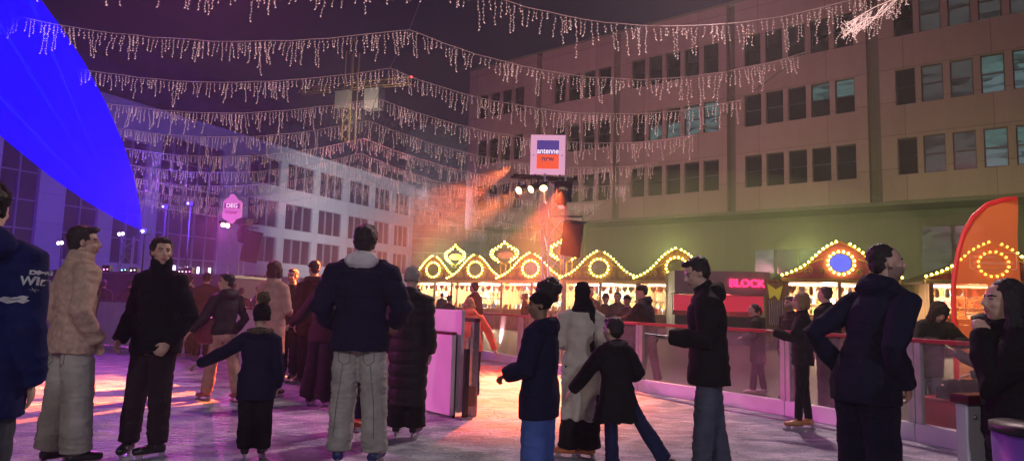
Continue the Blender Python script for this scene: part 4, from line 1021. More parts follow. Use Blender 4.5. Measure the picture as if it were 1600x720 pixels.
W_brown = wood('carved_brown_wood', (.30,.15,.06)); W_gold = mat('gold_paint', (.60,.38,.10), .4, .3, var=.15); W_pale = wood('pale_wood', (.42,.27,.13)); W_red = wood('painted_red_wood', (.42,.05,.04)); W_pink = mat('pink_paint', (.55,.12,.16), .5, var=.15)
M_bulb = emis('warm_bulb', (.95,.85,.13), 15); M_roofs = mat('stall_roof', (.10,.06,.04), .7, var=.3, scale=3)
M_good = [mat('goods_red', (.55,.05,.04), .5, var=.3), mat('goods_cream', (.7,.62,.45), .6, var=.3), mat('goods_orange', (.75,.28,.03), .5, var=.3), mat('goods_blue', (.12,.3,.55), .4, var=.3), mat('goods_white', (.8,.8,.78), .5, var=.2), mat('goods_green', (.15,.4,.12), .5, var=.3), mat('goods_brown', (.28,.13,.05), .6, var=.3)]
bulb_me = None
def bulb_at(parent, p, s=1.0):
    global bulb_me
    if bulb_me is None:
        q = MB(); q.ell((0,0,0), .052, None, 8, 6); q.v = [(a*.84,b*.84,c_*.84) for a,b,c_ in q.v]; o = q.build('bulb', M_bulb, parent, smooth=True); bulb_me = o.data
    else:
        o = bpy.data.objects.new('bulb', bulb_me); COL.objects.link(o); o.parent = parent
    o.location = p; o.scale = (s,s,s)
def gable_pts(w, h, n=14):
    L_ = []
    for i in range(n+1):
        t_ = i/n; z = h*(t_**1.05*.55 + .45*(1/(1+math.exp(-9*(t_-.55))) - .007)) if True else 0
        L_.append((-w/2+w/2*t_, z))
    return L_
def along(P_, step):
    out = []; acc = 0; out.append(P_[0])
    for a_, b_ in zip(P_[:-1], P_[1:]):
        d_ = math.hypot(b_[0]-a_[0], b_[1]-a_[1]); 
        while acc+d_ >= step:
            t_ = (step-acc)/d_; a_ = (a_[0]+(b_[0]-a_[0])*t_, a_[1]+(b_[1]-a_[1])*t_); out.append(a_); d_ = math.hypot(b_[0]-a_[0], b_[1]-a_[1]); acc = 0
        acc += d_
    return out
jar_me = {}
def stall(X, Y, rz, w, label, style=0, eave=2.5, h=1.4, seed=0, goods=True, cat='market stall', front='open', sagstep=.18, disc=None, half=None):
    rn = random.Random(seed); r_ = empty('market_stall', (X,Y,-.06), rz, label, cat, 'market stalls with lit gables'); D = 2.4
    body = [W_brown, W_red, W_red][style]; gb = [W_brown, W_pink, W_red][style]
    gp = gable_pts(w+.3, h); full = gp + [(-x_, z_) for x_, z_ in reversed(gp[:-1])]
    q = MB(); q.prism([(x_, eave+.16+z_) for x_, z_ in full], -.12, -.04); q.build('gable_board', gb, r_, fix=True)
    q = MB(); q.tube([(x_, -.14, eave+.19+z_) for x_, z_ in full], [.035]*len(full), n=6, dome=False)
    for s in (-1,1):      # carved scrolls
        for cx, cz, rr, tn in ((s*w*.30, eave+.42, .20, 2.2), (s*w*.17, eave+.40, .13, 1.8)):
            pp = [(cx+s*rr*(1-i/26)*math.cos(i*tn*math.pi/13+.5), -.135, cz+rr*(1-i/26)*math.sin(i*tn*math.pi/13+.5)) for i in range(24)]
            q.tube(pp, [.022]*24, n=5)
        q.tube([(s*w*.46,-.135,eave+.25),(s*w*.36,-.135,eave+.38),(s*w*.26,-.135,eave+.72),(s*w*.16,-.135,eave+.88)],[.02]*4, n=5)
    oc = eave+.16+h*.42
    q.tube([(.42*math.cos(a*math.pi/12), -.15, oc+.36*math.sin(a*math.pi/12)) for a in range(25)], [.03]*25, n=6)
    q.build('gold_carving', W_gold, r_, smooth=True)
    q = MB(); q.tube([(0,-.13,oc),(0,-.12,oc)], [(.39,.33),(.39,.33)], n=28, dome=False); q.build('medallion', disc or mat('medallion_green', (.22,.24,.17), .3, var=.4, scale=3), r_)
    for x_, z_ in along(gp, sagstep): bulb_at(r_, (x_, -.20, eave+.24+z_))
    for x_, z_ in along([(-a_, b_) for a_, b_ in gp], sagstep)[:-1]: bulb_at(r_, (x_, -.20, eave+.24+z_))
    for a in range(16):
        t_ = 2*math.pi*a/16+.2; bulb_at(r_, (.47*math.cos(t_), -.20, oc+.42*math.sin(t_)))
    q = MB(); q.box(-w/2-.15,w/2+.15,-.16,-.0,eave,eave+.14); q.build('eave_beam', W_gold, r_, bev=.01)
    q = MB(); q.box(-w/2,-w/2+.14,-.02,.12,0,eave); q.build('post', W_pale, r_); q = MB(); q.box(w/2-.14,w/2,-.02,.12,0,eave); q.build('post', W_pale, r_)
    if w > 3: q = MB(); q.box(-.06,.06,.0,.12,1.05,eave); q.build('post', W_pale, r_)
    q = MB(); q.box(-w/2+.15,w/2-.15,.0,.06,0,1.02)
    for i in range(int(w/.55)): q.box(-w/2+.25+i*.55,-w/2+.67+i*.55,-.03,-.002,.2,.85)
    q.build('counter_front', body, r_, bev=.006); q = MB(); q.box(-w/2+.05,w/2-.05,-.2,.5,1.021,1.07); q.build('counter_top', W_pale, r_)
    q = MB(); q.box(-w/2,-w/2+.05,.13,D,0,eave); q.box(w/2-.05,w/2,.13,D,0,eave); q.box(-w/2+.05,w/2-.05,D-.05,D,0,eave); q.build('wall', W_pale, r_)
    q = MB(); q.prism([(-w/2-.2,eave+.01),(w/2+.2,eave+.01),(w/2+.2,eave+.06),(0,eave+h*.72),(-w/2-.2,eave+.06)], -.03, D+.15); q.build('roof', M_roofs, r_, fix=True)
    q = MB(); 
    for z_ in (1.25,1.65,2.05): q.box(-w/2+.06,w/2-.06,D-.40,D-.06,z_,z_+.03)
    q.build('shelf', W_pale, r_)
    q = MB(); q.box(-w/2+.3,w/2-.3,.5,.6,eave-.10,eave-.04); q.build('strip_lamp', emis('strip_lamp_white', (1,.88,.70), 9), r_)
    Mw = Matrix.Translation((X,Y,-.06)) @ Matrix.Rotation(rz,4,'Z')
    point('stall_light', Mw @ Vector((0,.9,eave-.45)), [(1,.80,.52),(1,.66,.42),(1,.66,.42)][style], 680, .25)
    if goods:
        gl = 'goods on the shelves of the ' + label; sl = label.replace('carved stall','stall').replace('gabled stall','stall')
        n_ = int(w/.26)
        for z_ in (1.07,1.28,1.68,2.08):
            for i in range(n_):
                if rn.random() < .12: continue
                ty = rn.randrange(4); mi = rn.randrange(7); key = (ty, mi)
                if key not in jar_me:
                    q = MB()
                    if ty == 0: q.tube([(0,0,0),(0,0,.16),(0,0,.20),(0,0,.24)],[.07,.07,.04,.05], n=8)
                    elif ty == 1: q.box(-.09,.09,-.07,.07,0,.2); q.box(-.095,.095,-.075,.075,.2,.23)
                    elif ty == 2: q.ell((0,0,.10),(.10,.09,.10), None, 10, 7); q.bar((0,0,.18),(0,0,.25),.03)
                    else: q.tube([(0,0,0),(0,0,.15),(0,0,.2),(0,0,.30)],[.045,.045,.018,.016], n=8)
                    jar_me[key] = q.mesh('ware'); jar_me[key].materials.append(M_good[mi])
                o = bpy.data.objects.new(['jar','gift_box','ornament','bottle'][ty], jar_me[key]); COL.objects.link(o)
                y_ = (.30+rn.uniform(-.1,.1)) if z_ < 1.2 else D-.24
                o.location = Mw @ Vector((-w/2+.22+i*(w-.44)/max(1,n_-1), y_, z_)); o.rotation_euler = (0,0,rz+rn.uniform(-.3,.3))
                tag(o, ['small jar in the '+sl, 'small gift box in the '+sl, 'round ornament in the '+sl, 'small bottle in the '+sl][ty], ['jar','box','ornament','bottle'][ty], gl)
        # hanging hearts and bags under the eave
        for i in range(int(w/.34)):
            ty = rn.randrange(2); mi = rn.choice((2,2,4,1,0,6)); key = ('h', ty, mi)
            if key not in jar_me:
                q = MB()
                if ty == 0: q.prism([(0,-.30),(-.13,-.14),(-.13,-.05),(-.07,-.01),(0,-.06),(.07,-.01),(.13,-.05),(.13,-.14)], -.02, .02)
                else: q.tube([(0,0,-.02),(0,0,-.08),(0,0,-.28),(0,0,-.34)],[.02,.07,.09,.05], n=8)
                q.bar((0,0,-.04),(0,0,.12),.006,4)
                jar_me[key] = q.mesh('ware'); jar_me[key].materials.append(M_good[mi])
            o = bpy.data.objects.new(['gingerbread_heart','hanging_bag'][ty], jar_me[key]); COL.objects.link(o)
            o.location = Mw @ Vector((-w/2+.32+i*.34, .18, eave-.13-.0)); o.rotation_euler = (0,0,rz+rn.uniform(-.4,.4))
            tag(o, ['flat heart hanging in the '+sl, 'bag hanging in the '+sl][ty], ['heart','bag'][ty], 'wares hanging from the '+label)
    return r_
rzr = math.atan2(-.631, .776)      # row follows the office block
base = Vector((5.85, 31.0)); dr = Vector((-.776, .631))
T_ = [(13.2,'carved stall at the far left end of the row',3.3), (9.94,'carved stall left of the red jacket skater',3.4), (6.14,'carved stall behind the truss tower',3.7), (2.05,'carved stall behind the two capless onlookers',3.8), (-1.9,'carved stall behind the man holding a phone',3.6)]
for i, (t_, lab, w_) in enumerate(T_):
    p = base + dr*t_; stall(p.x, p.y, rzr*.75, w_, lab, 0, 2.42, 1.35, i+1)
p = at(1312, 440, 25.0); stall(p.x, 25.0, R(-6), 3.9, 'pink gabled stall with blue medallion', 1, 2.45, 1.35, 21, disc=emis('blue_medallion', (.12,.15,1), .9, (.1,.1,.5)))
p = at(1549, 440, 23.0); stall(p.x, 23.0, R(-10), 3.9, 'red gabled stall behind the orange banner', 2, 2.45, 1.25, 22)
# light wreaths on the stall roofs
for i, (px_, py_, lab, wd) in enumerate(((712,400,'leftmost light wreath above the far stalls',.66), (789,397,'light wreath above the stalls left of the truss',.78), (884,392,'light wreath behind the hanging loudspeaker',.80))):
    Yw = (41.2,36.8,32.9)[i]; c = at(px_, py_, Yw); r_ = empty('light_wreath', c, rzr*.75, lab, 'light ornament', 'bulb wreaths above the stall roofs')
    f = lambda a, s: (s*wd*(1+.10*math.cos(2*a)+.05*math.sin(3*a))*math.cos(a), 0, s*.52*(1+.12*math.cos(4*a))*math.sin(a)+ (.10 if abs(math.cos(a)) < .25 and math.sin(a) > 0 else 0))
    for k_ in range(24):
        a = 2*math.pi*k_/24
        if -2.0 < (a if a < math.pi else a-2*math.pi) < -1.15: continue
        v = f(a, 1.0); bulb_at(r_, (v[0], -.08, v[2]))
    for k_ in range(16):
        a = 2*math.pi*k_/16
        if -2.3 < (a if a < math.pi else a-2*math.pi) < -.8: continue
        v = f(a, .82); bulb_at(r_, (v[0], -.08, v[2]), .8)
    q = MB(); q.tube([f(2*math.pi*k_/32, .92) for k_ in range(33)],[.05]*33, n=6, dome=False); q.bar((0,.1,-.5),(0,.1,-1.3),.05); q.bar((-.3,.1,-.45),(-.3,.1,-1.3),.03); q.bar((.3,.1,-.45),(.3,.1,-1.3),.03); q.build('wreath_ring', W_gold, r_)
    q = MB(); q.tube([(0,.02,-.05),(0,.05,-.05)], [(.46,.20),(.46,.20)], n=20, dome=False); q.build('plaque', mat('plaque_pink', (.55,.32,.22), .5, var=.2), r_)
    q = MB(); q.box(-.5,.5,0,.05,-.06,-.03); q.box(-.4,.4,0,.05,.05,.07); q.build('crosspiece', W_gold, r_)
# BLOCK kiosk
c = at(1160, 452, 26.5)
r_ = empty('snack_kiosk', (c.x-.2, 26.5, -.06), R(-5), 'grey kiosk with red neon BLOCK letters and a red panel', 'kiosk')
q = MB(); q.box(-2.4,1.25,0,2.5,1.95,2.85); q.build('fascia', mat('kiosk_grey', (.30,.27,.27), .6, var=.15, scale=1.5), r_, bev=.01)
q = MB(); q.box(-2.4,1.05,.2,.3,1.28,1.90); q.build('red_panel', emis('red_panel_lit', (1,.04,.10), .38, (.6,.05,.08)), r_)
q = MB(); q.box(-2.4,1.05,.0,.6,0,1.1); q.build('counter', mat('kiosk_dark', (.07,.05,.05), .5, var=.2), r_); q = MB(); q.box(-2.4,-2.3,.6,2.4,0,1.94); q.box(.95,1.05,.6,2.4,0,1.94); q.box(-2.3,.95,2.3,2.4,0,1.94); q.build('wall', mat('kiosk_grey', (.3,.27,.27)), r_)
MX = Matrix.Translation((.36,-.06,2.38)) @ Matrix.Rotation(R(90),4,'X')
text_mesh('BLOCK', .41, .03, emis('neon_red', (1,.02,.12), 3.2), 'neon_letters', r_, MX, .010, sx=1.02)
point('kiosk_light', r_.location+Vector((-.2,.8,1.85)), (1,.12,.15), 60, .2)
# garden seating hut posts and small hanging lamps between kiosk and pink stall
c = at(1212, 470, 25.2); r_ = empty('ribbon_stand', (c.x, 25.2, -.06), 0, 'wooden stand with a yellow bow and pale hanging ribbons', 'display stand')
q = MB(); q.box(-.35,-.28,0,.1,0,2.45); q.box(.28,.35,0,.1,0,2.45); q.box(-.4,.4,0,.1,2.45,2.52); q.box(-.28,.28,.05,.08,.3,2.44); q.build('frame', W_pale, r_)
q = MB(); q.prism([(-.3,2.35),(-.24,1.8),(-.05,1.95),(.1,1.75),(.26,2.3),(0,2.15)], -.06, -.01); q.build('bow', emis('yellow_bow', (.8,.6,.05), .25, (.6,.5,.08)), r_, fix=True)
for i in range(7): q = MB(); x_ = -.25+i*.08; q.tube([(x_,-.03,1.75),(x_+.02*math.sin(i),-.04,1.4),(x_,-.03,1.0),(x_+.02,-.03,.85)],[.016]*4, n=5); q.build('ribbon', M_good[4], r_)
# festoon bulbs between rows
A_ = at(975, 412, 31); B_ = at(1010, 416, 30.5)
# orange banner
Yb = 9.0; c = at(1497, 640, Yb)
r_ = empty('beach_flag', (c.x, Yb, -.06), R(-4), 'tall orange curved beach flag with red edge beside the rink', 'banner')
H_ = 2.98; W_ = .86
out = [(0,.35)] + [(.0+.0*i, .35+i*.25) for i in range(1,6)]
cur = [(.0,1.75),(.035,2.0),(.09,2.25),(.17,2.5),(.30,2.72),(.48,2.88),(.68,2.95),(W_,2.97)]
edge = [(0,.35),(0,1.0),(0,1.5)]+cur
def banner_mat():
    mt, nt, bs = _nodes('orange_banner_cloth'); L = nt.links.new; bs.inputs['Base Color'].default_value = (.85,.16,.03,1); bs.inputs['Roughness'].default_value = .6
    tr = nt.nodes.new('ShaderNodeBsdfTranslucent'); tr.inputs['Color'].default_value = (.95,.30,.08,1); tp = nt.nodes.new('ShaderNodeBsdfTransparent'); tp.inputs['Color'].default_value = (1,.75,.5,1)
    m1 = nt.nodes.new('ShaderNodeMixShader'); m1.inputs[0].default_value = .5; m2 = nt.nodes.new('ShaderNodeMixShader'); m2.inputs[0].default_value = .22
    L(bs.outputs[0], m1.inputs[1]); L(tr.outputs[0], m1.inputs[2]); L(m1.outputs[0], m2.inputs[1]); L(tp.outputs[0], m2.inputs[2]); L(m2.outputs[0], nt.nodes['Material Output'].inputs['Surface']); return mt
q = MB(); n_ = len(edge); cols_ = 14; vs = []
for i, (x_, z_) in enumerate(edge):
    for j in range(cols_+1): xx = x_+(W_-x_)*j/cols_; vs.append((xx, .022*math.sin(xx*9+z_*3)+.012*math.sin(z_*7+xx*4), z_))
q.add(vs, [(i*(cols_+1)+j, i*(cols_+1)+j+1, (i+1)*(cols_+1)+j+1, (i+1)*(cols_+1)+j) for i in range(n_-1) for j in range(cols_)])
q.build('cloth', banner_mat(), r_, smooth=True)
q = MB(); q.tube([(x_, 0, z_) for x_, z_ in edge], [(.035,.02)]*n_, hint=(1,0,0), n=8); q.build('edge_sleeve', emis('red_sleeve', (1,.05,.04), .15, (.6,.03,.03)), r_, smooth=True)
q = MB(); q.tube([(x_, .0, z_) for x_, z_ in [(0,0)]+edge[:3]], [.014]*4, n=8); q.box(-.25,.3,-.2,.2,0,.05); q.build('pole', M_steel, r_)
def rr_outline(x0,x1,z0,z1,y_,t_=.008,rr=.03):
    pp = []
    for cx, cz, a0 in ((x1-rr,z1-rr,0),(x0+rr,z1-rr,90),(x0+rr,z0+rr,180),(x1-rr,z0+rr,270)):
        for k_ in range(5): a = R(a0+k_*22.5); pp.append((cx+rr*math.cos(a), y_, cz+rr*math.sin(a)))
    pp.append(pp[0]); return pp
M_bt = mat('banner_print', (.95,.62,.42), .6, var=.1)
for a_ in ((.20,.79,2.02,2.24),(.12,.70,1.42,1.64)): q = MB(); q.tube(rr_outline(*a_,-.045),[.006]*21,n=4); q.build('printed_frame', M_bt, r_)
for x0_, x1_, tz_, s_ in ((.24,.52,2.18,.045),(.24,.75,2.10,.040),(.16,.48,1.575,.05),(.16,.52,1.49,.06)):   # faded print, too blurred to read
    rn = random.Random(int(tz_*100)); q = MB(); x_ = x0_; pp = []
    while x_ < x1_: pp += [(x_, -.045, tz_-s_/2), (x_+s_*.12, -.045, tz_+s_/2*rn.uniform(.3,1)), (x_+s_*.4, -.045, tz_+s_/2*rn.uniform(.3,1)), (x_+s_*.5, -.045, tz_-s_/2*rn.uniform(0,1))]; x_ += s_*.72
    q.tube(pp, [.0035]*len(pp), n=4, dome=False); q.build('printed_line', M_bt, r_)
# ================================================================== the people
NAVY=(.006,.008,.032); BLK=(.008,.008,.010); GREY=(.20,.19,.18); DARK=(.012,.011,.014)
def phone_at(p, rz, rx, label, bright=None):
    o = empty('smartphone', p, 0, label, 'phone'); o.rotation_euler = (rx, 0, rz)
    q = MB(); q.box(-.037,.037,-.078,.078,-.004,.004); q.build('case', M_black, o, bev=.003)
    q = MB(); q.box(-.033,.033,-.073,.073,.0042,.0050); q.build('screen', emis('screen_%s' % ('b' if bright else 'd'), bright or (.5,.55,.8), 5 if bright else .5), o); return o
NV = .0085
SEAM = mat('dark_seam_thread', (.10,.095,.085), .9, var=.1)  # dark thread for seams and pocket edges
PK = [[(-.075,.47),(-.028,.468),(-.028,.415),(-.05,.400),(-.075,.417),(-.075,.47)], [(.075,.47),(.028,.468),(.028,.415),(.05,.400),(.075,.417),(.075,.47)]]
# 1 big navy parka at the left edge, emblem on the back
def emblem(d):
    r_ = d['root']; S = d['S']; M = Matrix.Rotation(R(180),4,'Z')
    def surf(x, z): # find the back of the jacket at (x,z)
        return None
    jk = [c for c in r_.children if c.name.startswith('parka')][0]; P = coords(jk.data)
    def put(name, pts, mt_, off=.004):
        bm = bmesh.new(); vs = []
        return None
    from mathutils.bvhtree import BVHTree
    bv = BVHTree.FromPolygons([tuple(v.co) for v in jk.data.vertices], [tuple(p.vertices) for p in jk.data.polygons])
    def proj(me, off):
        for v in me.vertices:
            h = bv.ray_cast(Vector((v.co.x, -1.0, v.co.z)), Vector((0,1,0)))
            if h[0] is not None: v.co.y = h[0].y-off + (v.co.y)
    def grid_shape(pts, name, mt_, off):
        q = MB(); cx = sum(p[0] for p in pts)/len(pts); cz = sum(p[1] for p in pts)/len(pts); K = 5; vs = [(cx,0,cz)]; n = len(pts)
        for k_ in range(1,K+1): vs += [(cx+(p[0]-cx)*k_/K, 0, cz+(p[1]-cz)*k_/K) for p in pts]
        fs = [(0,1+i,1+(i+1)%n) for i in range(n)]+[(1+k_*n+i,1+k_*n+(i+1)%n,1+(k_-1)*n+(i+1)%n,1+(k_-1)*n+i) for k_ in range(1,K) for i in range(n)]
        q.add(vs, fs); me = q.mesh(name); proj(me, off); me.materials.append(mt_); o = bpy.data.objects.new(name, me); COL.objects.link(o); o.parent = r_
    Mwh = mat('print_white', (.42,.42,.45), .7, var=.2, scale=40); Mg = mat('print_grey', (.16,.16,.2), .7, var=.2)
    ex, ez = EMB
    sh_ = lambda L_: [(ex+(a-ex)*.62, ez+(b-ez)*.62) for a, b in L_]
    grid_shape(sh_([(ex-.085,ez-.005),(ex-.045,ez+.02),(ex-.01,ez+.012),(ex+.03,ez+.018),(ex+.062,ez+.03),(ex+.10,ez+.022),(ex+.088,ez+.005),(ex+.108,ez-.008),(ex+.07,ez-.03),(ex+.03,ez-.018),(ex-.03,ez-.034),(ex-.06,ez-.018)]), 'printed_snow_patch', Mwh, .006)
    grid_shape(sh_([(ex-.03,ez+.004),(ex+.0,ez-.006),(ex+.05,ez-.002),(ex+.055,ez+.008),(ex+.02,ez+.004)]), 'printed_shadow', Mg, .009)
    for txt, x_, z_, s_, sx_ in (('DEG', ex+.085, ez+.125, .026, 1.2), ('Win', ex+.070, ez+.085, .056, .9)):
        cu = bpy.data.curves.new('t','FONT'); cu.body = txt; cu.size = s_; cu.align_x = 'CENTER'; cu.align_y = 'CENTER'; cu.offset = .002; cu.resolution_u = 4
        t_ = bpy.data.objects.new('t', cu); COL.objects.link(t_); me = bpy.data.meshes.new_from_object(t_.evaluated_get(bpy.context.evaluated_depsgraph_get())); bpy.data.objects.remove(t_)
        for v in me.vertices: v.co = Vector((x_+v.co.x*sx_, 0, z_+v.co.y))
        proj(me, .007); me.materials.clear(); me.materials.append(Mwh); o = bpy.data.objects.new('printed_lettering', me); COL.objects.link(o); o.parent = r_
    for k_ in range(3):
        a = k_*math.pi/3; q = MB(); c_ = Vector((ex+.075,0,ez+.045)); dv = Vector((math.cos(a),0,math.sin(a)))*.014
        q.add([c_-dv+Vector((0,0,.0015)), c_-dv-Vector((.0015,0,.0)), c_+dv-Vector((0,0,.0015)), c_+dv+Vector((.0015,0,0))], [(0,1,2,3)]); me = q.mesh('s'); proj(me,.007); me.materials.append(Mwh); o = bpy.data.objects.new('printed_snowflake', me); COL.objects.link(o); o.parent = r_
EMB = (.195, 1.30)
person('person in long navy parka with printed snow emblem, cut by the picture edge', -30, 400, 3.2, 1.86, head=12, top=dict(col=(.003,.010,.070), kind='plain', hem=.395, thick=.030, hood='down', hoodscale=1.4, flare=1.02, name='parka'), pants=dict(col=(.05,.055,.07), w=(.07,.058,.055)), hair='short', hat=dict(type='beanie', col=BLK), fat=1.12, vox=NV, arms=('hang','hang'), extra=emblem, seed=1, shw=1.05)
# 2 beige fleece man
person('man in beige fleece jacket and loose grey trousers looking right', 116, 500, 5.35, 1.86, head=-38, face=-32, top=dict(col=(.46,.32,.25), kind='fleece', hem=.455, thick=.026, collar=.055, flare=.98, cuff=True), pants=dict(col=(.34,.33,.29), w=(.066,.060,.060), kind='denim'), arms=('pocket','pocket'), legs=((-.075,-.02),(.06,.03)), hair='quiff', fat=1.05, vox=NV, seed=2, stitches=[('trousers', -1, PK+[[(-.10,.44),(-.10,.25),(-.085,.08)]], .0028, SEAM)])
# 3 black jacket man facing camera, hands in pockets
person('dark haired man in black jacket with both hands in his pockets', 246, 500, 5.75, 1.82, head=160, face=60, top=dict(col=(.005,.006,.012), kind='fleece', hem=.455, thick=.026, collar=.07), pants=dict(col=(.022,.013,.020), w=(.066,.050,.044)), arms=(((.075,-.02,-.16),(.05,.07,-.285)),((.075,-.02,-.16),(.05,.07,-.285))), legs=((-.060,.0),(.085,.03)), footyaw=(-25,30), hair='quiff', skin='light', vox=NV, seed=3, curl=(.9,.9))
# 4 small child in bobble hat
person('child in navy winter parka and bobble hat with one arm stretched out', 403, 580, 5.75, 1.30, head=15, face=25, top=dict(col=NAVY, kind='plain', hem=.36, thick=.030, hood='down', fur=(.09,.06,.04), flare=1.05), pants=dict(col=BLK, w=(.066,.055,.055)), arms=(((.13,.03,-.09),(.29,.12,-.17)),'hang'), legs=((-.05,0),(.055,0)), hat=dict(type='bobble', col=DARK, bob=(.08,.06,.03)), hair='none', kid=True, vox=NV, seed=4, hands=True)
# 5 centre man
person('tall man in quilted navy jacket with white hood seen from behind', 561, 560, 5.65, 1.96, head=0, face=12, nod=-4, top=dict(col=(.007,.009,.033), kind='plain', hem=.460, thick=.036, quilt=.150, inner=(.62,.58,.60), collar=.02), pants=dict(col=(.33,.32,.29), w=(.062,.056,.054), kind='denim'), shoes=dict(col=(.01,.02,.12)), arms=(((.07,-.0,-.15),(.03,.10,-.23)),((.07,-.0,-.15),(.03,.09,-.21))), legs=((-.070,.01),(.085,.0)), footyaw=(12,-10), hair='curly', vox=NV, seed=5, shw=1.08, stitches=[('trousers', -1, PK+[[(0,.50),(0,.44)],[(-.055,.40),(-.075,.25),(-.085,.08)],[(.06,.40),(.08,.25),(.09,.08)]], .0026, SEAM), ('jacket', -1, [[(-.10,.79),(0,.80),(.10,.79)]], .003, M_black)])
# 6 long black coat, grey beanie
person('person in ankle length black quilted coat and pale grey beanie', 638, 560, 6.85, 1.68, head=-6, face=-10, top=dict(col=BLK, kind='nylon', hem=.17, thick=.024, quilt=.12, hood='down', flare=1.02, name='coat'), pants=dict(col=BLK, w=(.06,.058,.066)), hat=dict(type='beanie', col=(.30,.27,.25)), hair='none', vox=NV, seed=6)
person('person hidden behind the tall man, orange lit skates between his legs', 556, 560, 7.1, 1.66, head=-60, top=dict(col=DARK, hem=.42, thick=.02), pants=dict(col=NAVY, w=(.055,.045,.04)), shoes=dict(col=(.6,.10,.04)), legs=((-.03,.05),(.03,-.04)), vox=.012, seed=7)  # boots coloured orange in place of the orange light on them
# 7 teenager with puff hair and beanie
person('teenager in navy jacket and blue wide trousers with a big curly hair puff', 846, 520, 4.6, 1.44, head=68, face=34, top=dict(col=(.007,.010,.032), kind='plain', hem=.40, thick=.030, hood='down', collar=.03), pants=dict(col=(.06,.11,.34), w=(.07,.062,.066), kind='plain'), arms=(((.03,.03,-.16),(-.01,.14,-.20)),((.035,.02,-.165),(.0,.14,-.20))), hat=dict(type='band', col=BLK), hair='puff', skin='brown', vox=NV, seed=8, kid=False, curl=(1.1,1.1))
# 8 pale coat woman with black shawl
person('woman in long pale coat with a black headscarf hanging down her back', 908, 560, 6.1, 1.55, head=-8, face=0, top=dict(col=(.52,.47,.40), kind='plain', hem=.205, thick=.014, flare=1.16, waist=.93, name='coat', collar=.03), pants=dict(col=BLK, w=(.06,.062,.07)), shoes=dict(col=(.55,.16,.05)), hat=dict(type='shawl', col=BLK), hair='none', arms=('belly','belly'), vox=NV, seed=9, footyaw=(80,60))
# 9 girl in dark coat stepping
person('girl in black fur collared coat pushing one leg back', 966, 590, 5.5, 1.28, head=14, face=30, lean=6, side=-3, top=dict(col=BLK, kind='plain', hem=.32, thick=.026, hood='down', fur=(.04,.035,.035), flare=1.10), pants=dict(col=(.014,.02,.07), w=(.056,.046,.048)), shoes=dict(col=(.02,.02,.06)), arms=(((.085,.03,-.12),(.17,.08,-.24)),((.07,-.03,-.13),(.055,.04,-.17))), legs=((-.02,.03),(.28,-.10,.05)), bend=(0,.02), footyaw=(10,-60), hair='short', kid=True, vox=NV, seed=10)
# 10 man with phone
def hold(d):
    p = d['WR'][-1] + Vector((.0,.115,.012)); w = Matrix.Rotation(d['root'].rotation_euler.z,4,'Z') @ p + d['root'].location
    phone_at(w, d['root'].rotation_euler.z, R(6), 'dark phone held out level by the young man in black')
person('young man in black hooded parka looking down at his phone', 1108, 520, 5.35, 1.76, head=80, face=18, nod=22, lean=3, top=dict(col=(.006,.006,.008), kind='plain', hem=.42, thick=.034, hood='down', inner=None, collar=.05, flare=1.02), pants=dict(col=(.07,.08,.12), w=(.060,.048,.044)), arms=(((.02,.02,-.17),(-.03,.165,-.165)),((.035,-.01,-.170),(.03,.035,-.305))), legs=((-.045,.04),(.05,-.06)), hair='quiff', skin='light', vox=NV, seed=11, extra=hold, curl=(.8,.7), footyaw=(5,-10))
# 11 blond woman at the barrier
person('blond woman in dark jacket and tan skates at the barrier', 1254, 560, 7.9, 1.56, head=72, face=6, top=dict(col=DARK, kind='plain', hem=.45, thick=.014, collar=.04), pants=dict(col=BLK, w=(.052,.036,.030), kind='plain'), shoes=dict(col=(.42,.18,.07)), hair='bob', haircol=(.28,.17,.07), arms=(((.03,.08,-.14),(-.02,.20,-.10)),'hang'), legs=((-.05,.04),(.05,-.04)), footyaw=(10,-10), vox=.010, seed=12)
# 12 bearded man leaning
person('bearded man in navy jacket leaning forward with hands on his hips', 1350, 560, 4.15, 1.81, head=-72, face=-26, nod=-8, lean=17, top=dict(col=(.006,.008,.028), kind='plain', hem=.44, thick=.020, hood='down', collar=.04), pants=dict(col=(.008,.010,.030), w=(.066,.054,.05), kind='plain'), arms=(((.07,-.15,-.12),(.04,-.05,-.24)),((.05,-.11,-.15),(.02,-.03,-.275))), legs=((-.06,.0),(.06,.02)), hair='crop', beard=True, skin='light', vox=NV, seed=13, curl=(.9,.9))
# 13 woman with hand at the mouth
person('dark haired woman in black jacket holding a hand to her mouth', 1576, 560, 3.25, 1.53, head=74, face=12, nod=-3, top=dict(col=(.005,.005,.007), kind='fleece', hem=.50, thick=.026, collar=.04), pants=dict(col=(.035,.028,.040), w=(.060,.045,.04)), hair='long', haircol=(.008,.006,.006), arms=(((.045,.10,-.125),(-.085,.078,.035)),'pocket'), legs=((-.05,0),(.05,0)), vox=NV, seed=14, curl=(1.2,1.2))
# 14 hooded person leaning on the rail with phone
def hold2(d):
    w = Matrix.Rotation(d['root'].rotation_euler.z,4,'Z') @ ((d['WR'][1]+d['WR'][-1])*.5+Vector((.0,.07,.03))) + d['root'].location
    phone_at(w, d['root'].rotation_euler.z, R(50), 'dark phone held by the hooded person leaning on the rail')
person('hooded person in dark green jacket leaning on the rail over a phone', 1447, 560, 8.35, 1.62, head=176, nod=30, lean=24, top=dict(col=(.030,.032,.018), kind='plain', hem=.40, thick=.026, hood='up'), pants=dict(col=(.12,.14,.17), w=(.056,.046,.042)), shoes=dict(col=BLK, blade=False), arms=(((.07,.09,-.11),(-.05,.16,-.10)),((.07,.09,-.11),(-.05,.16,-.10))), hair='short', vox=.010, seed=15, group='onlookers behind the barrier', z0=-.05)
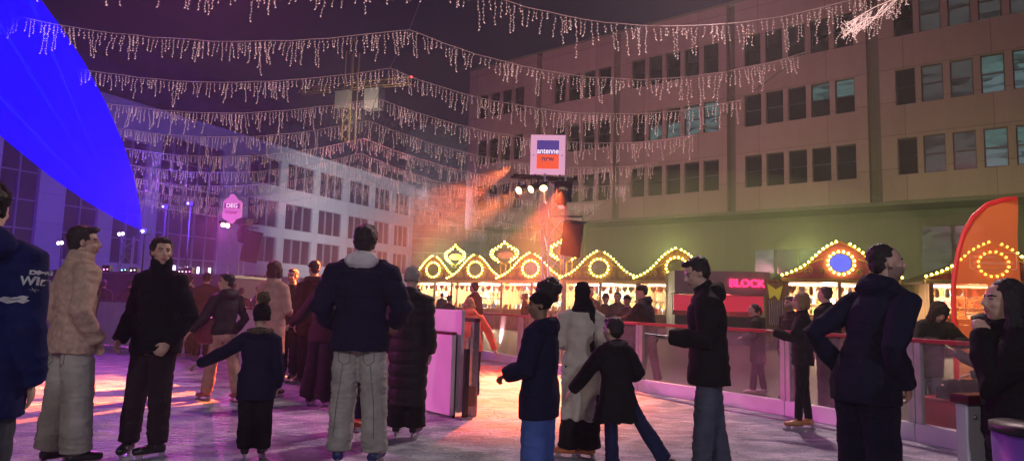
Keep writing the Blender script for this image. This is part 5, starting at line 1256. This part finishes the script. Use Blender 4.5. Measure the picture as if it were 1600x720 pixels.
# 15 seated on the red box, phone
sb = on_ground(1508, 690)
def hold3(d):
    w = Matrix.Rotation(d['root'].rotation_euler.z,4,'Z') @ (d['WR'][1]+Vector((-.02,.09,.05))) + d['root'].location
    phone_at(w, d['root'].rotation_euler.z, R(40), 'glowing bright phone between hooded person and dark haired woman', (1,.75,.35))
person('person in grey jacket sitting on the red box seat', 1512, 600, sb.y, 1.68, head=75, nod=15, lean=6, top=dict(col=(.05,.05,.045), hem=.48, thick=.02), pants=dict(col=(.015,.013,.012), w=(.056,.046,.042)), legs=((-.06,.34),(.07,.27)), seat=.47, arms=('lap',((.03,.03,-.15),(.0,.17,-.06))), vox=.010, seed=16, extra=hold3, loc=(sb.x+.36,))
# ---- middle distance, left
P_ = lambda *a, **k: person(*a, **dict(dict(vox=.014), **k))
P_('woman in belted beige coat with a thin bag strap across her back', 424, 500, 9.2, 1.82, head=-20, top=dict(col=(.55,.32,.27), hem=.30, thick=.016, flare=1.12, name='coat', waist=.95), pants=dict(col=DARK), hair='bob', haircol=(.09,.02,.02), arms=('belly','belly'), seed=21)
P_('smiling bearded man in dark jacket facing the camera', 454, 500, 11.1, 1.80, head=170, top=dict(col=DARK, hem=.43, thick=.016), pants=dict(col=DARK), beard=True, skin='tan', seed=22)
P_('tall man in dark coat and flat cap standing with the bearded man', 487, 500, 10.6, 1.92, head=40, top=dict(col=(.03,.012,.014), hem=.38, thick=.022, hood='down', fur=(.04,.025,.02)), pants=dict(col=DARK), hat=dict(type='cap', col=(.05,.015,.02)), hair='crop', seed=23)
P_('person in black wide trousers half hidden left of the tall man', 505, 540, 8.6, 1.66, head=-15, top=dict(col=(.02,.01,.012), hem=.46, thick=.02), pants=dict(col=BLK, w=(.068,.068,.082), kind='plain'), arms=('out','hang'), legs=((-.09,0),(.04,0)), seed=24)
P_('young woman in shiny dark jacket and light trousers glancing at the camera', 350, 520, 8.8, 1.62, head=60, face=55, top=dict(col=(.02,.010,.014), kind='nylon', hem=.50, thick=.018, hood='down'), pants=dict(col=(.42,.24,.20), w=(.056,.048,.046)), shoes=dict(col=(.3,.1,.1)), arms=('outlow','pocket'), legs=((-.05,.10),(.06,-.14)), hair='short', seed=25)
bg = on_ground(318, 560)
P_('dark dressed man bent slightly away beside the white boards', 318, 500, 13.9, 1.80, head=20, lean=8, top=dict(col=DARK, hem=.45, thick=.014), pants=dict(col=DARK), shoes=dict(col=(.3,.08,.1)), arms=('hang','outlow'), seed=26)
P_('dark dressed person behind the black jacket man near the boards', 290, 500, 14.2, 1.75, head=10, top=dict(col=DARK, hem=.42, thick=.014), pants=dict(col=DARK), shoes=dict(col=(.3,.08,.1)), seed=27)
# far left crowd by the stage
for i, (px_, Y_, T2, lab, hd_) in enumerate(((97,19.3,1.90,'dark figure in hat beside the stage, above the fleece man',0),(163,19.6,1.72,'dark figure at the stage between the two young men',30),(365,18.6,1.74,'dark figure in a wide cap at the bar counter',90),(398,19.0,1.70,'dark figure bending over the bar counter',-60),(300,18.2,1.72,'figure in front of the glass hall lamps',200),(379,17.2,1.58,'short figure below the pink truss',10),(205,19.3,1.75,'figure at the stage edge left of the dark haired man',20))):
    P_(lab, px_, 430, Y_, T2, head=hd_, lean=14 if i == 3 else 0, top=dict(col=(.02,.015,.03), hem=.42, thick=.02), hat=dict(type='cap', col=DARK) if i in (0,2) else None, seed=30+i, vox=.022, group='crowd near the stage', z0=-.05, hands=False, shoes=dict(blade=False))
# ---- onlookers behind the clear barrier
O_ = lambda *a, **k: person(*a, **dict(dict(vox=.014, group='onlookers behind the barrier', z0=-.05), **k))
nb2 = dict(blade=False, col=BLK)
O_('skater in salmon red hooded jacket leaning over the gate boards', 738, 470, 9.6, 1.52, head=12, lean=30, top=dict(col=(.75,.16,.10), hem=.45, thick=.022, hood='down', collar=.04), pants=dict(col=DARK), hair='long', haircol=(.45,.20,.10), arms=(((.10,.10,-.10),(.16,.18,-.20)),((.10,.04,-.13),(.17,.04,-.30))), seed=41, group='people on the ice')
O_('man in brown jacket behind the salmon jacket skater', 742, 440, 15.9, 1.84, head=60, top=dict(col=(.06,.035,.03), hem=.45, thick=.022), seed=42, vox=.018)
O_('short person left of the brown jacket man', 702, 470, 19.5, 1.55, head=-40, top=dict(col=(.05,.04,.03), hem=.45, thick=.02), seed=43, vox=.02, shoes=nb2)
O_('man in black peaked cap leaning on the red rail', 1013, 500, 12.5, 1.80, head=60, face=25, lean=9, top=dict(col=(.016,.012,.012), hem=.42, thick=.026, hood='down'), pants=dict(col=(.05,.025,.02)), hat=dict(type='cap', col=BLK), hair='crop', arms=('rail','rail'), legs=((-.08,.05),(.08,-.08)), seed=44, shoes=nb2, fat=1.12)
O_('smiling man in dark cap beside the larger man in a peaked cap', 984, 480, 13.6, 1.62, head=120, face=30, top=dict(col=(.035,.03,.028), hem=.42, thick=.02), hat=dict(type='cap', col=BLK), hair='crop', arms=('rail','rail'), lean=6, seed=45, shoes=nb2)
O_('grey haired onlooker in olive jacket, right of the pair', 965, 480, 15.2, 1.70, head=150, top=dict(col=(.06,.06,.05), hem=.42, thick=.02), hair='short', haircol=(.08,.075,.07), seed=46, shoes=nb2)
O_('onlooker in dull green jacket, left of the pair', 946, 480, 15.6, 1.66, head=190, top=dict(col=(.05,.055,.04), hem=.42, thick=.02), hat=dict(type='beanie', col=(.05,.05,.04)), hair='none', seed=47, shoes=nb2)
O_('onlooker mostly hidden behind the pale coat woman', 921, 480, 14.5, 1.80, head=200, top=dict(col=(.08,.07,.06), hem=.42, thick=.02), hair='short', haircol=(.1,.09,.08), seed=48, shoes=nb2)
O_('woman with ponytail in dark coat behind the clear barrier', 1184, 520, 11.6, 1.50, head=70, lean=5, top=dict(col=(.035,.022,.022), hem=.34, thick=.018, flare=1.1), pants=dict(col=(.03,.02,.02), w=(.052,.038,.034)), shoes=dict(col=(.5,.45,.42), blade=False), hair='pony', haircol=(.03,.016,.012), arms=('belly','belly'), legs=((-.07,.06),(.07,-.06)), seed=49)
O_('bearded man in glasses behind the blond woman', 1236, 520, 10.9, 1.62, head=110, top=dict(col=(.05,.03,.03), hem=.42, thick=.016), pants=dict(col=(.08,.05,.04)), beard=True, seed=50, shoes=nb2)
O_('man with shaved head behind the bearded man in navy', 1291, 480, 9.6, 1.76, head=35, top=dict(col=(.02,.02,.02), hem=.42, thick=.016), hair='crop', haircol=(.05,.035,.03), seed=51, shoes=nb2)
O_('vendor in bright red jacket inside the red stall', 1403, 500, 21.5, 1.70, head=170, top=dict(col=(.75,.03,.03), hem=.42, thick=.016), hair='short', seed=52, vox=.02, shoes=nb2)
O_('dark figure walking between the stalls and the barrier', 820, 480, 22.0, 1.70, head=90, top=dict(col=(.05,.04,.03), hem=.42, thick=.02), seed=53, vox=.022, shoes=nb2)
O_('dark figure at the counter of the stall left of the truss', 690, 480, 33.0, 1.75, head=10, top=dict(col=(.05,.04,.03), hem=.42, thick=.02), seed=54, vox=.025, shoes=nb2, hands=False)
# bag of the young woman
c = at(331, 515, 8.7); o = empty('shoulder_bag', c, R(20), 'dark red shiny bag hanging beside the young woman in light trousers', 'bag')
q = MB(); q.box(-.15,.15,-.05,.05,-.18,.16); q.build('bag_body', mat('red_leather', (.16,.02,.04), .3, var=.2, bump=.4, bscale=9), o, bev=.03)
q = MB(); q.tube([(-.12,0,.16),(-.06,0,.36),(.06,0,.36),(.12,0,.16)],[.012]*4, n=6); q.build('strap', M_black, o)
# ================================================================== light
# magenta and violet from the left, lamps round the rink
L_ = spot('violet_wash_light', (-13,24,5.2), (-5,9,0), (.42,.07,1), 1500, 85, .7, .2)
spot('blue_wash_light', (-15,27,4.5), (-27,52,8), (.12,.04,1), 14000, 110, .8, .2)
spot('blue_wash_light', (-15,28,3.9), (-9,10,8), (.10,.05,1), 1400, 70, .8, .2)
spot('facade_pink_light', (-9.5,25,4.4), (8,46,13), (1,.28,.42), 6800, 75, .8, .2)
spot('facade_pink_light', (4.5,14,10.5), (13,38,14), (1,.30,.40), 3300, 100, .8, .2)
spot('facade_white_light', (-5.5,42,8), (-15,75,9), (.86,.88,1), 26000, 62, .9, .3)
# yellow green glow of the bulbs in front of the office block
for x_, y_ in ((-4.5,41),(1.5,36.5),(7.5,32),(13,30),(19,27)): point('bulb_glow_light', (x_,y_,3.9), (.84,1,.26), 330, .5)
spot('added_orange_light', (cA.x-.18,TY-.3,4.42), (-5.1,9.1,0), (1,.17,.045), 42000, 25, .8, .05)  # unseen lamp added above the truss lamps to light the ice patch
spot('truss_uplight', (tx-1.2,TY+.2,.4), (tx,TY,2.9), (1,.50,.62), 600, 36, .5, .05)
spot('truss_uplight', (-10.6,24,.6), (-10.1,25,3.0), (1,.15,.5), 420, 50, .5, .05)
spot('gate_orange_light', (tx+.1,TY-.5,3.9), (.1,11.4,0), (1,.12,.035), 20000, 46, .6)
# pale lavender lamp mast behind the camera and warm side lamp
spot('rear_lamp_light', (3.5,-7,6.5), (1,7,0), (.84,.80,1), 1150, 80, .8, .25)
spot('rear_lamp_light', (-5,-6,6), (-1,6,1), (1,.88,.78), 850, 80, .8, .25)
spot('mast_lamp_light', (4.5,13.5,9.5), (1.5,8.5,0), (1,.70,.70), 3200, 95, .8, .3)
spot('mast_lamp_light', (-7,14,9.5), (-4,8,0), (1,.15,.58), 1900, 95, .8, .3)
spot('magenta_mast_light', (-11,4.5,4.6), (-1,8.2,.6), (1,.13,.60), 4200, 17, .6, .15)
spot('added_banner_light', (tx+.3,TY-.3,3.9), (5.9,9,2.0), (1,.45,.20), 0.0, 24, .6, .1)
spot('added_banner_light', (1.5,2,5.5), (6.2,9,2.0), (1,.42,.20), 1500, 20, .6, .1)  # unseen lamp added to brighten the banner
point('crane_light', (at(560,150,122).x, 120, cz-9), (1,.80,.55), 2600, .5)
# stage smoke drifting through the beams
q = MB(); q.ell((-2.6,14.2,2.3),(4.2,1.7,1.6),None,20,12); sm = q.build('smoke', None, None, smooth=True, fix=True); mt = bpy.data.materials.new('smoke_air'); mt.use_nodes = True; nt = mt.node_tree; nt.nodes.clear()
o_ = nt.nodes.new('ShaderNodeOutputMaterial'); v = nt.nodes.new('ShaderNodeVolumePrincipled'); v.inputs['Color'].default_value = (.95,.95,.95,1); v.inputs['Density'].default_value = .0035; v.inputs['Anisotropy'].default_value = .2
nt.links.new(v.outputs[0], o_.inputs['Volume']); sm.data.materials.append(mt); tag(sm, 'thin stage smoke in the orange lamp beams left of the truss', kind='stuff')
q = MB(); q.ell((5.5,35.5,3.6),(15,5.5,4.6),Matrix.Rotation(rzr,3,'Z'),28,14); sm = q.build('smoke', None, None, smooth=True, fix=True); mt = bpy.data.materials.new('added_stall_mist'); mt.use_nodes = True; nt = mt.node_tree; nt.nodes.clear()  # mist body added so the bulbs' glow spreads above the stalls
o_ = nt.nodes.new('ShaderNodeOutputMaterial'); v = nt.nodes.new('ShaderNodeVolumePrincipled'); v.inputs['Color'].default_value = (.95,.95,.92,1); v.inputs['Density'].default_value = .020
nt.links.new(v.outputs[0], o_.inputs['Volume']); sm.data.materials.append(mt); tag(sm, 'mist body added for the yellow green glow over the lit stalls', kind='stuff')
# haze
q = MB(); q.box(-90,75,-12,120,-1.2,45); hz = q.build('haze', None, None, fix=True); mt = bpy.data.materials.new('haze_air'); mt.use_nodes = True; nt = mt.node_tree; nt.nodes.clear()
o_ = nt.nodes.new('ShaderNodeOutputMaterial'); v = nt.nodes.new('ShaderNodeVolumePrincipled'); v.inputs['Color'].default_value = (.9,.9,.92,1); v.inputs['Density'].default_value = .0024; v.inputs['Anisotropy'].default_value = .35
nt.links.new(v.outputs[0], o_.inputs['Volume']); hz.data.materials.append(mt); tag(hz, 'thin haze over the rink lit by the coloured lamps', kind='stuff')
sc.view_settings.view_transform = 'Standard'; sc.view_settings.look = 'None'; sc.view_settings.exposure = .08; sc.view_settings.gamma = 1
cy = sc.cycles; cy.max_bounces = 6; cy.diffuse_bounces = 2; cy.glossy_bounces = 3; cy.transmission_bounces = 3; cy.transparent_max_bounces = 12; cy.volume_bounces = 1
cy.use_denoising = True; cy.sample_clamp_indirect = 3; cy.sample_clamp_direct = 0; cy.volume_max_steps = 64; cy.use_light_tree = True
